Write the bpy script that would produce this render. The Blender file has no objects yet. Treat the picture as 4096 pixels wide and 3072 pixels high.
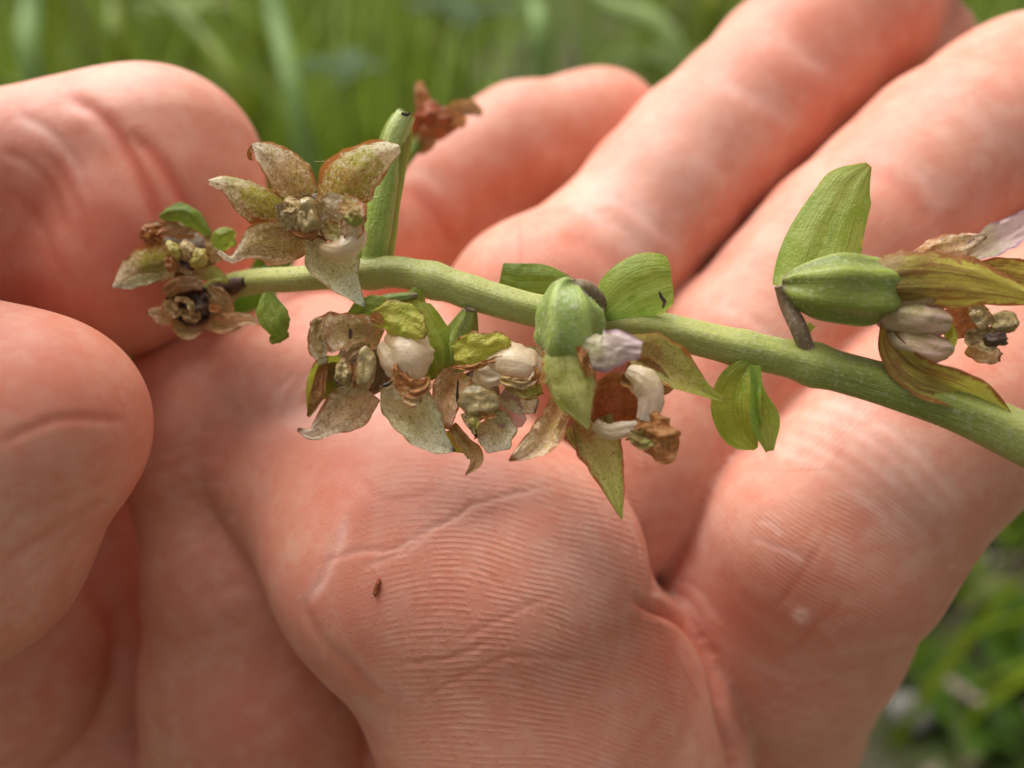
import bpy, math, random
import numpy as np
from mathutils import Vector, Matrix, noise as mnoise

# ------------------------------------------------------------------ camera, sky, sun, exposure
scene = bpy.context.scene
COL = scene.collection
FPX = 804.0                      # focal length in pixels of a 1024 px wide picture
PITCH = math.radians(36.0)       # camera looks down by this much
CAM_H = 0.45                     # metres above the ground
FOCUS = 0.0595

cam_data = bpy.data.cameras.new('camera')
cam = bpy.data.objects.new('camera', cam_data)
COL.objects.link(cam)
cam.location = (0.0, 0.0, CAM_H)
cam.rotation_euler = (math.pi / 2 - PITCH, 0.0, 0.0)
cam_data.sensor_fit = 'HORIZONTAL'
cam_data.sensor_width = 6.2
cam_data.lens = 6.2 * FPX / 1024.0
cam_data.clip_start = 0.004
cam_data.clip_end = 500.0
cam_data.dof.use_dof = True
cam_data.dof.focus_distance = FOCUS
cam_data.dof.aperture_fstop = cam_data.lens / 1.9       # entrance pupil 1.9 mm
scene.camera = cam

SUN_DIR = Vector((-0.32, 0.47, 0.83)).normalized()      # towards the sun
world = bpy.data.worlds.new('World')
scene.world = world
world.use_nodes = True
wn = world.node_tree.nodes
wl = world.node_tree.links
for n in list(wn):
    wn.remove(n)
w_out = wn.new('ShaderNodeOutputWorld')
w_bg = wn.new('ShaderNodeBackground')
w_sky = wn.new('ShaderNodeTexSky')
w_sky.sky_type = 'NISHITA'
w_sky.sun_disc = False
w_sky.sun_elevation = math.asin(SUN_DIR.z)
w_sky.sun_rotation = math.atan2(SUN_DIR.x, SUN_DIR.y)
w_sky.dust_density = 1.5
w_sky.air_density = 1.0
w_sky.ozone_density = 0.6
w_bg.inputs['Strength'].default_value = 0.07
w_hs = wn.new('ShaderNodeHueSaturation')                # thin cloud: a paler sky than a clear one
w_hs.inputs['Saturation'].default_value = 0.03
wl.new(w_sky.outputs[0], w_hs.inputs['Color'])
wl.new(w_hs.outputs[0], w_bg.inputs['Color'])
wl.new(w_bg.outputs[0], w_out.inputs['Surface'])

sun_data = bpy.data.lights.new('sun', 'SUN')
sun_data.energy = 3.7
sun_data.angle = math.radians(55.0)
sun_data.color = (1.0, 0.985, 0.97)
sun = bpy.data.objects.new('sun', sun_data)
COL.objects.link(sun)
sun.rotation_euler = SUN_DIR.to_track_quat('Z', 'Y').to_euler()
sun.location = (0, 0, 3)

scene.view_settings.view_transform = 'Standard'
scene.view_settings.look = 'None'
scene.view_settings.exposure = 0.66
scene.view_settings.gamma = 1.0
scene.view_settings.use_curve_mapping = False
scene.render.engine = 'CYCLES'
scene.cycles.use_denoising = True
scene.cycles.max_bounces = 8
scene.cycles.transparent_max_bounces = 8

# ------------------------------------------------------------------ coordinates
# millimetres in the camera's axes (x right, y down, z away) -> world metres
SP, CP = math.sin(PITCH), math.cos(PITCH)
def mm(px, py, z):               # a pixel of the 1024x768 picture at depth z (mm)
    return np.array(((px - 512.0) * z / FPX, (py - 384.0) * z / FPX, z), float)
def to_world(v):                 # (n,3) mm camera axes -> (n,3) metres world
    v = np.asarray(v, float)
    x, u, f = v[..., 0], -v[..., 1], v[..., 2]
    return np.stack((x, f * CP + u * SP, -f * SP + u * CP + CAM_H * 1000.0), -1) * 0.001
def from_world(w):
    w = np.asarray(w, float) * 1000.0
    y, zz = w[..., 1], w[..., 2] - CAM_H * 1000.0
    return np.stack((w[..., 0], -(y * SP + zz * CP), y * CP - zz * SP), -1)
def to_px(v):
    return v[..., 0] / v[..., 2] * FPX + 512.0, v[..., 1] / v[..., 2] * FPX + 384.0
def ground_depth(py):            # depth (mm) where the ray through row py meets the ground
    a = -(py - 384.0) / FPX
    return CAM_H * 1000.0 / (SP - a * CP)
def q1(x, y): return (100 + x / 6.637, 100 + y / 6.637)
def q2(x, y): return (275 + x / 4.9156, 250 + y / 4.9156)
def q3(x, y): return (675 + x / 5.106, 150 + y / 5.106)
def q5(x, y): return (100 + x / 10.7, 195 + y / 10.7)        # far-left flowers
def q6(x, y): return (425 + x / 9.48, 300 + y / 9.48)        # middle flower

# ------------------------------------------------------------------ objects
ORIGIN = {}
def register(o, origin_w, parent):
    ORIGIN[o.name] = Vector(origin_w)
    if parent is not None:
        o.parent = parent
        o.location = Vector(origin_w) - ORIGIN[parent.name]
    else:
        o.location = Vector(origin_w)
    COL.objects.link(o)
    return o
def tag(o, label=None, category=None, group=None, kind=None):
    if label: o['label'] = label
    if category: o['category'] = category
    if group: o['group'] = group
    if kind: o['kind'] = kind
    return o
def empty(name, origin_w):
    o = bpy.data.objects.new(name, None)
    o.empty_display_size = 0.01
    return register(o, origin_w, None)
def build(name, verts_w, faces, mat, parent=None, uvs=None, smooth=True, origin=None, thick=0.0, sub=0):
    v = np.asarray(verts_w, float)
    org = np.array(origin if origin is not None else v[0])
    me = bpy.data.meshes.new(name)
    me.from_pydata((v - org).tolist(), [], [tuple(f) for f in faces])
    if uvs is not None:
        lay = me.uv_layers.new(name='UVMap')
        li = np.empty(len(me.loops), dtype=np.int32)
        me.loops.foreach_get('vertex_index', li)
        lay.data.foreach_set('uv', np.asarray(uvs, np.float32)[li].ravel())
    if smooth:
        me.polygons.foreach_set('use_smooth', [True] * len(me.polygons))
    me.materials.append(mat)
    me.update()
    o = bpy.data.objects.new(name, me)
    register(o, org, parent)
    if thick > 0:
        m = o.modifiers.new('solidify', 'SOLIDIFY'); m.thickness = thick; m.offset = 0.0
    if sub:
        m = o.modifiers.new('subsurf', 'SUBSURF'); m.levels = sub; m.render_levels = sub
    return o

def catmull(pts, n):
    p = np.asarray(pts, float)
    if len(p) == 2:
        t = np.linspace(0, 1, n)[:, None]
        return p[0] * (1 - t) + p[1] * t
    p = np.vstack((2 * p[0] - p[1], p, 2 * p[-1] - p[-2]))
    segs = len(p) - 3
    out = []
    for t in np.linspace(0, segs - 1e-6, n):
        i = int(t); f = t - i
        a, b, c, d = p[i], p[i + 1], p[i + 2], p[i + 3]
        out.append(0.5 * ((2 * b) + (c - a) * f + (2 * a - 5 * b + 4 * c - d) * f * f + (3 * b - a - 3 * c + d) * f ** 3))
    return np.array(out)
def lerp_list(vals, n):
    vals = np.asarray(vals, float)
    return np.clip(catmull(vals[:, None], n)[:, 0], 0.0, None)
def unit(v):
    return v / (np.linalg.norm(v, axis=-1, keepdims=True) + 1e-12)
def nz(x, y, z): return mnoise.noise((x, y, z))

# ------------------------------------------------------------------ node helpers
class NT:
    def __init__(self, name):
        self.m = bpy.data.materials.new(name)
        self.m.use_nodes = True
        self.t = self.m.node_tree
        for n in list(self.t.nodes): self.t.nodes.remove(n)
        self.out = self.t.nodes.new('ShaderNodeOutputMaterial')
    def n(self, typ, **kw):
        nd = self.t.nodes.new(typ)
        for k, v in kw.items(): setattr(nd, k, v)
        return nd
    def set(self, sock, v):
        if isinstance(v, bpy.types.NodeSocket): self.t.links.new(v, sock)
        else:
            if isinstance(v, (tuple, list)) and len(v) == 3 and sock.type == 'RGBA': v = (*v, 1.0)
            sock.default_value = v
    def math(self, op, a, b=None, c=None, clamp=False):
        nd = self.n('ShaderNodeMath', operation=op); nd.use_clamp = clamp
        self.set(nd.inputs[0], a)
        if b is not None: self.set(nd.inputs[1], b)
        if c is not None: self.set(nd.inputs[2], c)
        return nd.outputs[0]
    def mix(self, f, a, b, blend='MIX'):
        nd = self.n('ShaderNodeMix', data_type='RGBA', blend_type=blend)
        self.set(nd.inputs[0], f); self.set(nd.inputs[6], a); self.set(nd.inputs[7], b)
        return nd.outputs[2]
    def noise(self, vec, scale, detail=3.0, rough=0.55, dist=0.0):
        nd = self.n('ShaderNodeTexNoise')
        if vec is not None: self.set(nd.inputs['Vector'], vec)
        nd.inputs['Scale'].default_value = scale; nd.inputs['Detail'].default_value = detail
        nd.inputs['Roughness'].default_value = rough; nd.inputs['Distortion'].default_value = dist
        return nd.outputs[0]
    def voronoi(self, vec, scale, feature='F1'):
        nd = self.n('ShaderNodeTexVoronoi', feature=feature)
        if vec is not None: self.set(nd.inputs['Vector'], vec)
        nd.inputs['Scale'].default_value = scale
        return nd.outputs[0]
    def ramp(self, v, lo, hi, a=0.0, b=1.0, smooth=True):
        nd = self.n('ShaderNodeMapRange', interpolation_type='SMOOTHSTEP' if smooth else 'LINEAR')
        self.set(nd.inputs[0], v)
        nd.inputs[1].default_value = lo; nd.inputs[2].default_value = hi
        nd.inputs[3].default_value = a; nd.inputs[4].default_value = b
        return nd.outputs[0]
    def attr(self, name):
        return self.n('ShaderNodeAttribute', attribute_name=name).outputs['Fac']
    def obj(self): return self.n('ShaderNodeTexCoord').outputs['Object']
    def pos(self): return self.n('ShaderNodeNewGeometry').outputs['Position']
    def uv(self):
        s = self.n('ShaderNodeSeparateXYZ'); self.t.links.new(self.n('ShaderNodeTexCoord').outputs['UV'], s.inputs[0])
        return s.outputs[0], s.outputs[1]
    def combine(self, x, y, z=0.0):
        c = self.n('ShaderNodeCombineXYZ')
        self.set(c.inputs[0], x); self.set(c.inputs[1], y); self.set(c.inputs[2], z)
        return c.outputs[0]
    def bump(self, h, strength, dist, normal=None):
        b = self.n('ShaderNodeBump'); self.set(b.inputs['Height'], h)
        self.set(b.inputs['Strength'], strength); b.inputs['Distance'].default_value = dist
        if normal is not None: self.t.links.new(normal, b.inputs['Normal'])
        return b.outputs[0]
    def finish(self, color, rough=0.5, normal=None, spec=0.5, sss=0.0, radius=(1, .4, .2), scale=0.001, transl=0.0, tcolor=None):
        p = self.n('ShaderNodeBsdfPrincipled')
        self.set(p.inputs['Base Color'], color); self.set(p.inputs['Roughness'], rough)
        self.set(p.inputs['Specular IOR Level'], spec)
        if sss:
            p.inputs['Subsurface Weight'].default_value = sss
            p.inputs['Subsurface Radius'].default_value = radius
            p.inputs['Subsurface Scale'].default_value = scale
        if normal is not None: self.t.links.new(normal, p.inputs['Normal'])
        sh = p.outputs[0]
        if transl > 0:
            tr = self.n('ShaderNodeBsdfTranslucent'); self.set(tr.inputs['Color'], tcolor if tcolor is not None else color)
            mx = self.n('ShaderNodeMixShader'); mx.inputs[0].default_value = transl
            self.t.links.new(sh, mx.inputs[1]); self.t.links.new(tr.outputs[0], mx.inputs[2]); sh = mx.outputs[0]
        self.t.links.new(sh, self.out.inputs['Surface'])
        return self.m

# ------------------------------------------------------------------ ground
def make_ground():
    m = NT('soil')
    p = m.pos()
    n1 = m.noise(p, 9.0, 6.0, 0.6); n2 = m.noise(p, 55.0, 5.0, 0.65); n3 = m.noise(p, 3.0, 3.0)
    c = m.mix(m.ramp(n1, 0.35, 0.65), (0.050, 0.038, 0.026), (0.16, 0.125, 0.095))
    c = m.mix(m.ramp(n2, 0.45, 0.62), c, (0.115, 0.085, 0.07))
    c = m.mix(m.ramp(n3, 0.40, 0.6, 0.1, 0.85), c, (0.065, 0.10, 0.015))
    mat = m.finish(c, 0.95, m.bump(m.math('ADD', n1, n2), 0.8, 0.02), spec=0.2)
    rng = np.random.default_rng(3)
    xs = np.concatenate((-np.geomspace(150, 1.6, 12), np.linspace(-1.5, 1.5, 61), np.geomspace(1.6, 150, 12)))
    ys = np.concatenate((-np.geomspace(150, 0.7, 12), np.linspace(-0.6, 2.4, 61), np.geomspace(2.6, 150, 12)))
    V = []; F = []
    for j, y in enumerate(ys):
        for i, x in enumerate(xs):
            z = 0.012 * nz(x * 6, y * 6, 0.0) + 0.006 * nz(x * 19, y * 19, 4.0) if abs(x) < 1.5 and -0.6 < y < 2.4 else 0.0
            V.append((x, y, z - 0.006))
    w = len(xs)
    for j in range(len(ys) - 1):
        for i in range(w - 1):
            F.append((j * w + i, j * w + i + 1, (j + 1) * w + i + 1, (j + 1) * w + i))
    g = build('ground', V, F, mat, origin=(0, 0, 0))
    tag(g, 'dark soil with moss and dry litter under the grass', kind='structure')
make_ground()

# ------------------------------------------------------------------ signed distance modelling of the hands
class Sdf:
    def __init__(self, xs, ys, zs):
        self.ax = [np.asarray(a, np.float32) for a in (xs, ys, zs)]
        self.F = np.full([len(a) for a in self.ax], 9.0, np.float32)
    def box(self, lo, hi):
        s = []
        for a, l, h in zip(self.ax, lo, hi):
            i0 = max(0, int(np.searchsorted(a, l)) - 1); i1 = min(len(a), int(np.searchsorted(a, h)) + 1)
            s.append(slice(i0, max(i1, i0 + 1)))
        return tuple(s)
    @staticmethod
    def smin(a, b, k):
        h = np.maximum(k - np.abs(a - b), 0.0) / k
        return np.minimum(a, b) - h * h * (k * 0.25)
    def cone(self, sl, a, b, ra, rb):
        X, Y, Z = np.ix_(*[ax[s] for ax, s in zip(self.ax, sl)])
        ba = b - a; L = float(ba @ ba) + 1e-9
        px, py, pz = X - a[0], Y - a[1], Z - a[2]
        h = np.clip((px * ba[0] + py * ba[1] + pz * ba[2]) / L, 0, 1)
        return (np.sqrt((px - ba[0] * h) ** 2 + (py - ba[1] * h) ** 2 + (pz - ba[2] * h) ** 2) - (ra + (rb - ra) * h)).astype(np.float32)
    def group(self, prims, k_in, k_out, carve=False):
        G = None
        pts = np.array([p[0] for p in prims] + [p[1] for p in prims]); rr = np.array([p[2] for p in prims] + [p[3] for p in prims])
        m = 7.0
        gs = self.box((pts - rr[:, None]).min(0) - m, (pts + rr[:, None]).max(0) + m)
        G = np.full(self.F[gs].shape, 9.0, np.float32)
        off = [s.start for s in gs]
        for a, b, ra, rb in prims:
            a = np.asarray(a, np.float32); b = np.asarray(b, np.float32)
            r = max(ra, rb)
            ps = self.box(np.minimum(a, b) - r - m, np.maximum(a, b) + r + m)
            ps = tuple(slice(max(s.start, g.start), min(s.stop, g.stop)) for s, g in zip(ps, gs))
            if any(s.stop <= s.start for s in ps): continue
            d = self.cone(ps, a, b, ra, rb)
            rel = tuple(slice(s.start - o, s.stop - o) for s, o in zip(ps, off))
            G[rel] = self.smin(G[rel], d, k_in)
        if carve:
            self.F[gs] = -self.smin(-self.F[gs], G, k_out)
        else:
            self.F[gs] = self.smin(self.F[gs], G, k_out)
    def mesh(self):
        F = self.F
        F[[0, -1]] = 3.0; F[:, [0, -1]] = 3.0; F[:, :, [0, -1]] = 3.0
        neg = F < 0
        nx, ny, nzz = F.shape
        cnt = np.zeros((nx - 1, ny - 1, nzz - 1), np.int8)
        for i in (0, 1):
            for j in (0, 1):
                for k in (0, 1):
                    cnt += neg[i:nx - 1 + i, j:ny - 1 + j, k:nzz - 1 + k]
        I, J, K = np.nonzero((cnt > 0) & (cnt < 8))
        idx = np.full(cnt.shape, -1, np.int32); idx[I, J, K] = np.arange(len(I))
        acc = np.zeros((len(I), 3)); num = np.zeros(len(I))
        corners = [(0, 0, 0), (1, 0, 0), (0, 1, 0), (1, 1, 0), (0, 0, 1), (1, 0, 1), (0, 1, 1), (1, 1, 1)]
        val = [F[I + c[0], J + c[1], K + c[2]] for c in corners]
        for a in range(8):
            for b in range(a + 1, 8):
                if sum(abs(corners[a][t] - corners[b][t]) for t in range(3)) != 1: continue
                va, vb = val[a], val[b]
                m = (va < 0) != (vb < 0)
                t = np.where(m, va / np.where(m, va - vb, 1), 0)
                for d, ii in enumerate((I, J, K)):
                    ca, cb = self.ax[d][ii + corners[a][d]], self.ax[d][ii + corners[b][d]]
                    acc[:, d] += np.where(m, ca + (cb - ca) * t, 0)
                num += m
        V = acc / num[:, None]
        Q = []
        for d in range(3):
            sa = [slice(1, -1)] * 3; sb = [slice(1, -1)] * 3
            sa[d] = slice(0, -1); sb[d] = slice(1, None)
            na, nb = neg[tuple(sa)], neg[tuple(sb)]
            for flip in (False, True):
                m = (na & ~nb) if not flip else (~na & nb)
                P = np.array(np.nonzero(m))
                o = [1, 1, 1]; o[d] = 0
                P = P + np.array(o)[:, None]
                u, v = [(1, 2), (2, 0), (0, 1)][d]
                def cell(du, dv):
                    q = P.copy(); q[u] += du; q[v] += dv
                    return idx[q[0], q[1], q[2]]
                a, b, c, e = cell(-1, -1), cell(0, -1), cell(0, 0), cell(-1, 0)
                Q.append(np.stack((a, b, c, e) if not flip else (a, e, c, b), 1))
        Q = np.concatenate(Q)
        return V, Q
def smooth_mesh(V, Q, its):
    e = np.concatenate([Q[:, [0, 1]], Q[:, [1, 2]], Q[:, [2, 3]], Q[:, [3, 0]]])
    deg = np.bincount(e[:, 0], minlength=len(V)).astype(float)[:, None] + 1e-9
    for it in range(its):
        for lam in (0.55, -0.57):
            S = np.stack([np.bincount(e[:, 0], weights=V[e[:, 1], d], minlength=len(V)) for d in range(3)], 1)
            V = V + lam * (S / deg - V)
    return V
def chain(spec, scale_r=True):
    # spec: (px, py, z, radius in px) -> list of cones in mm
    P = [mm(x, y, z) for x, y, z, r in spec]; R = [r * z / FPX for x, y, z, r in spec]
    return [(P[i], P[i + 1], R[i], R[i + 1]) for i in range(len(P) - 1)] if len(P) > 1 else [(P[0], P[0] + 1e-3, R[0], R[0])]
def axis(lo, hi, step, lo_far=None, hi_far=None):
    a = list(np.arange(lo, hi, step))
    s = step; x = lo
    while lo_far is not None and x > lo_far:
        s *= 1.12; x -= s; a.insert(0, x)
    s = step; x = a[-1]
    while hi_far is not None and x < hi_far:
        s *= 1.12; x += s; a.append(x)
    return np.array(a)

def poly_dist(px, py, pts):
    d = np.full(px.shape, 1e9); along = np.zeros(px.shape); L = 0
    pts = np.asarray(pts, float)
    for a, b in zip(pts[:-1], pts[1:]):
        ab = b - a; l2 = ab @ ab
        t = np.clip(((px - a[0]) * ab[0] + (py - a[1]) * ab[1]) / l2, 0, 1)
        dd = np.hypot(px - a[0] - ab[0] * t, py - a[1] - ab[1] * t)
        m = dd < d
        d = np.where(m, dd, d); along = np.where(m, L + t * math.sqrt(l2), along); L += math.sqrt(l2)
    return d, along / L

def skin_material():
    m = NT('skin')
    p = m.obj()
    red, pale, amt, ph = m.attr('redness'), m.attr('pale'), m.attr('ridge_amount'), m.attr('ridge_phase')
    dots = m.attr('dots')
    n1 = m.noise(p, 110.0, 4.0, 0.6); n2 = m.noise(p, 420.0, 3.0, 0.6); n3 = m.noise(p, 1500.0, 3.0, 0.6)
    base = m.mix(m.ramp(n1, 0.25, 0.85), (0.69, 0.318, 0.218), (0.64, 0.212, 0.135))
    base = m.mix(m.ramp(n2, 0.40, 0.70, 0.0, 0.38), base, (0.76, 0.44, 0.32))
    base = m.mix(m.ramp(m.noise(p, 1100.0, 3.0, 0.7), 0.50, 0.68, 0.0, 0.35), base, (0.68, 0.20, 0.115))
    base = m.mix(red, base, (0.60, 0.15, 0.09))  # redder, deeper skin where blobs and creases set it
    base = m.mix(m.math('MULTIPLY', pale, m.ramp(n2, 0.3, 0.6, 0.55, 1.0)), base, (0.84, 0.53, 0.44))
    wob = m.math('MULTIPLY', m.math('SUBTRACT', m.noise(p, 300.0, 2.0), 0.5), 3.4)
    brk = m.ramp(m.noise(p, 700.0, 3.0), 0.36, 0.60)
    w = m.math('SINE', m.math('ADD', ph, wob))
    ridge = m.math('MULTIPLY', m.ramp(w, -0.85, 0.55), brk)
    # sweat-pore dots along the ridges
    vor = m.ramp(m.voronoi(p, 2300.0), 0.10, 0.42, 1.0, 0.0)
    h = m.math('MULTIPLY', ridge, amt)
    valley = m.math('MULTIPLY', m.math('SUBTRACT', 1.0, ridge), m.math('MULTIPLY', amt, 0.30))
    base = m.mix(valley, base, (0.60, 0.20, 0.125))
    hh = m.math('ADD', m.math('MULTIPLY', h, 1.0), m.math('MULTIPLY', m.math('MULTIPLY', vor, dots), 0.25))
    hh = m.math('ADD', hh, m.math('MULTIPLY', n3, 0.30))
    lines = m.noise(m.combine(m.math('MULTIPLY', ph, 0.6), m.math('MULTIPLY', n2, 2.0), 0.0), 1.0, 3.0)
    hh = m.math('ADD', hh, m.math('MULTIPLY', lines, m.math('MULTIPLY', m.math('SUBTRACT', 1.0, amt), 0.22)))
    nrm = m.bump(hh, 0.75, 0.00011)
    rough = m.math('ADD', 0.46, m.math('MULTIPLY', n2, 0.16))
    return m.finish(base, rough, nrm, spec=0.28, sss=0.45, radius=(1.0, 0.34, 0.18), scale=0.0022)
SKIN = skin_material()

SKIN_V = []
def skin_depth(px, py, which=0):
    V = SKIN_V[which]; x, y = to_px(V)
    m = np.hypot(x - px, y - py) < 6
    return float(V[m, 2].min()) if m.any() else 62.0
def hand_object(name, sdf, paint, step_its=6, sub=True):
    V, Q = sdf.mesh()
    V = smooth_mesh(V, Q, step_its)
    if sub:
        # one quad subdivision in numpy, then a light smoothing
        e = np.sort(np.concatenate([Q[:, [0, 1]], Q[:, [1, 2]], Q[:, [2, 3]], Q[:, [3, 0]]]), 1).astype(np.int64)
        key = e[:, 0] * len(V) + e[:, 1]
        uq, first, inv = np.unique(key, return_index=True, return_inverse=True)
        mid = V[e[first]].mean(1); cen = V[Q].mean(1)
        m = (inv.reshape(4, len(Q)).T + len(V)).astype(np.int64); f = np.arange(len(Q)) + len(V) + len(mid)
        V = np.concatenate((V, mid, cen))
        Q = np.concatenate([np.stack((Q[:, i], m[:, i], f, m[:, i - 1]), 1) for i in range(4)])
        V = smooth_mesh(V, Q, 2)
    me = bpy.data.meshes.new('tmp')
    me.vertices.add(len(V)); me.vertices.foreach_set('co', V.astype(np.float32).ravel())
    me.loops.add(Q.size); me.loops.foreach_set('vertex_index', Q.astype(np.int32).ravel())
    me.polygons.add(len(Q)); me.polygons.foreach_set('loop_start', np.arange(0, Q.size, 4, dtype=np.int32))
    me.update(calc_edges=True)
    n = len(me.vertices)
    V = np.empty(n * 3, np.float32); me.vertices.foreach_get('co', V); V = V.reshape(-1, 3).astype(float)
    N = np.empty(n * 3, np.float32); me.vertex_normals.foreach_get('vector', N); N = N.reshape(-1, 3).astype(float)
    V, attrs = paint(V, N)
    SKIN_V.append(V.copy())
    W = to_world(V)
    org = W[np.argmin(np.abs(V - V.mean(0)).sum(1))]
    me.vertices.foreach_set('co', (W - org).astype(np.float32).ravel())
    for k, v in attrs.items():
        a = me.attributes.new(k, 'FLOAT', 'POINT'); a.data.foreach_set('value', v.astype(np.float32))
    me.name = name
    me.materials.clear(); me.materials.append(SKIN)
    # mirrored axes: make the normals face outwards
    me.flip_normals()
    me.polygons.foreach_set('use_smooth', [True] * len(me.polygons))
    me.update()
    o = bpy.data.objects.new(name, me)
    return register(o, org, None)

def paint_with(creases, blobs, ridges, bumps=()):
    def paint(V, N):
        px, py = to_px(V)
        view = unit(V)
        front = (N * view).sum(1)            # normals still in camera axes; sign fixed below
        if np.median(front[(np.abs(V[:, 0]) < 30) & (V[:, 2] < 75)]) > 0:
            NN = -N
        else:
            NN = N
        face = np.clip(-(NN * view).sum(1) * 4.0, 0, 1)
        red = np.zeros(len(V)); pale = np.zeros(len(V)); amt = np.zeros(len(V)); ph = px * 0.0 + (py * 0.9 + px * 0.25) * 1.1; dots = np.zeros(len(V))
        D = np.zeros(len(V))
        for pts, amp, wid, zlo, zhi, pl in creases:
            c = np.array([(x, y) for x, y in pts], float)
            c = catmull(c, max(8, 4 * len(c)))
            jit = np.array([mnoise.noise((x * 0.05, y * 0.05, amp)) for x, y in c])
            c = c + jit[:, None] * 3.0
            mg = 5 * wid
            sel = np.nonzero((px > c[:, 0].min() - mg) & (px < c[:, 0].max() + mg) & (py > c[:, 1].min() - mg) & (py < c[:, 1].max() + mg) & (V[:, 2] > zlo) & (V[:, 2] < zhi) & (face > 0))[0]
            if len(sel) == 0: continue
            d, al = poly_dist(px[sel], py[sel], c)
            fade = np.clip(np.minimum(al, 1 - al) * 7, 0, 1) ** 0.7
            g = np.exp(-(d / wid) ** 2) * fade * face[sel]
            lip = np.exp(-((d - wid * 2.2) / (wid * 1.2)) ** 2) * fade * face[sel]
            D[sel] -= amp * g - 0.12 * amp * lip
            if pl < 0: red[sel] = np.maximum(red[sel], -pl * g)
            else: pale[sel] = np.maximum(pale[sel], pl * np.exp(-(d / (wid * 1.7)) ** 2) * fade * face[sel])
        for x, y, rx, ry, ang, zlo, zhi, rv, pv in blobs:
            ca, sa = math.cos(math.radians(ang)), math.sin(math.radians(ang))
            u = ((px - x) * ca + (py - y) * sa) / rx; v = (-(px - x) * sa + (py - y) * ca) / ry
            g = np.exp(-(u * u + v * v)) * ((V[:, 2] > zlo) & (V[:, 2] < zhi)) * face
            red = np.clip(red + rv * g, 0, 1); pale = np.clip(pale + pv * g, 0, 1)
        for x, y, r, amp, zlo, zhi in bumps:
            d = np.hypot(px - x, py - y) / r
            D += amp * np.exp(-d ** 4) * ((V[:, 2] > zlo) & (V[:, 2] < zhi)) * face - 1.4 * amp * np.exp(-(d * 3.4) ** 2) * ((V[:, 2] > zlo) & (V[:, 2] < zhi)) * face
        if ridges is not None:
            ph2, amt, dots = ridges(px, py, V, face, ph)
            ph = ph2
        V = V + NN * D[:, None]
        return V, {'redness': red, 'pale': pale, 'ridge_phase': ph, 'ridge_amount': amt, 'dots': dots}
    return paint

def sstep(x, a, b):
    t = np.clip((x - a) / (b - a), 0, 1); return t * t * (3 - 2 * t)

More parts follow.
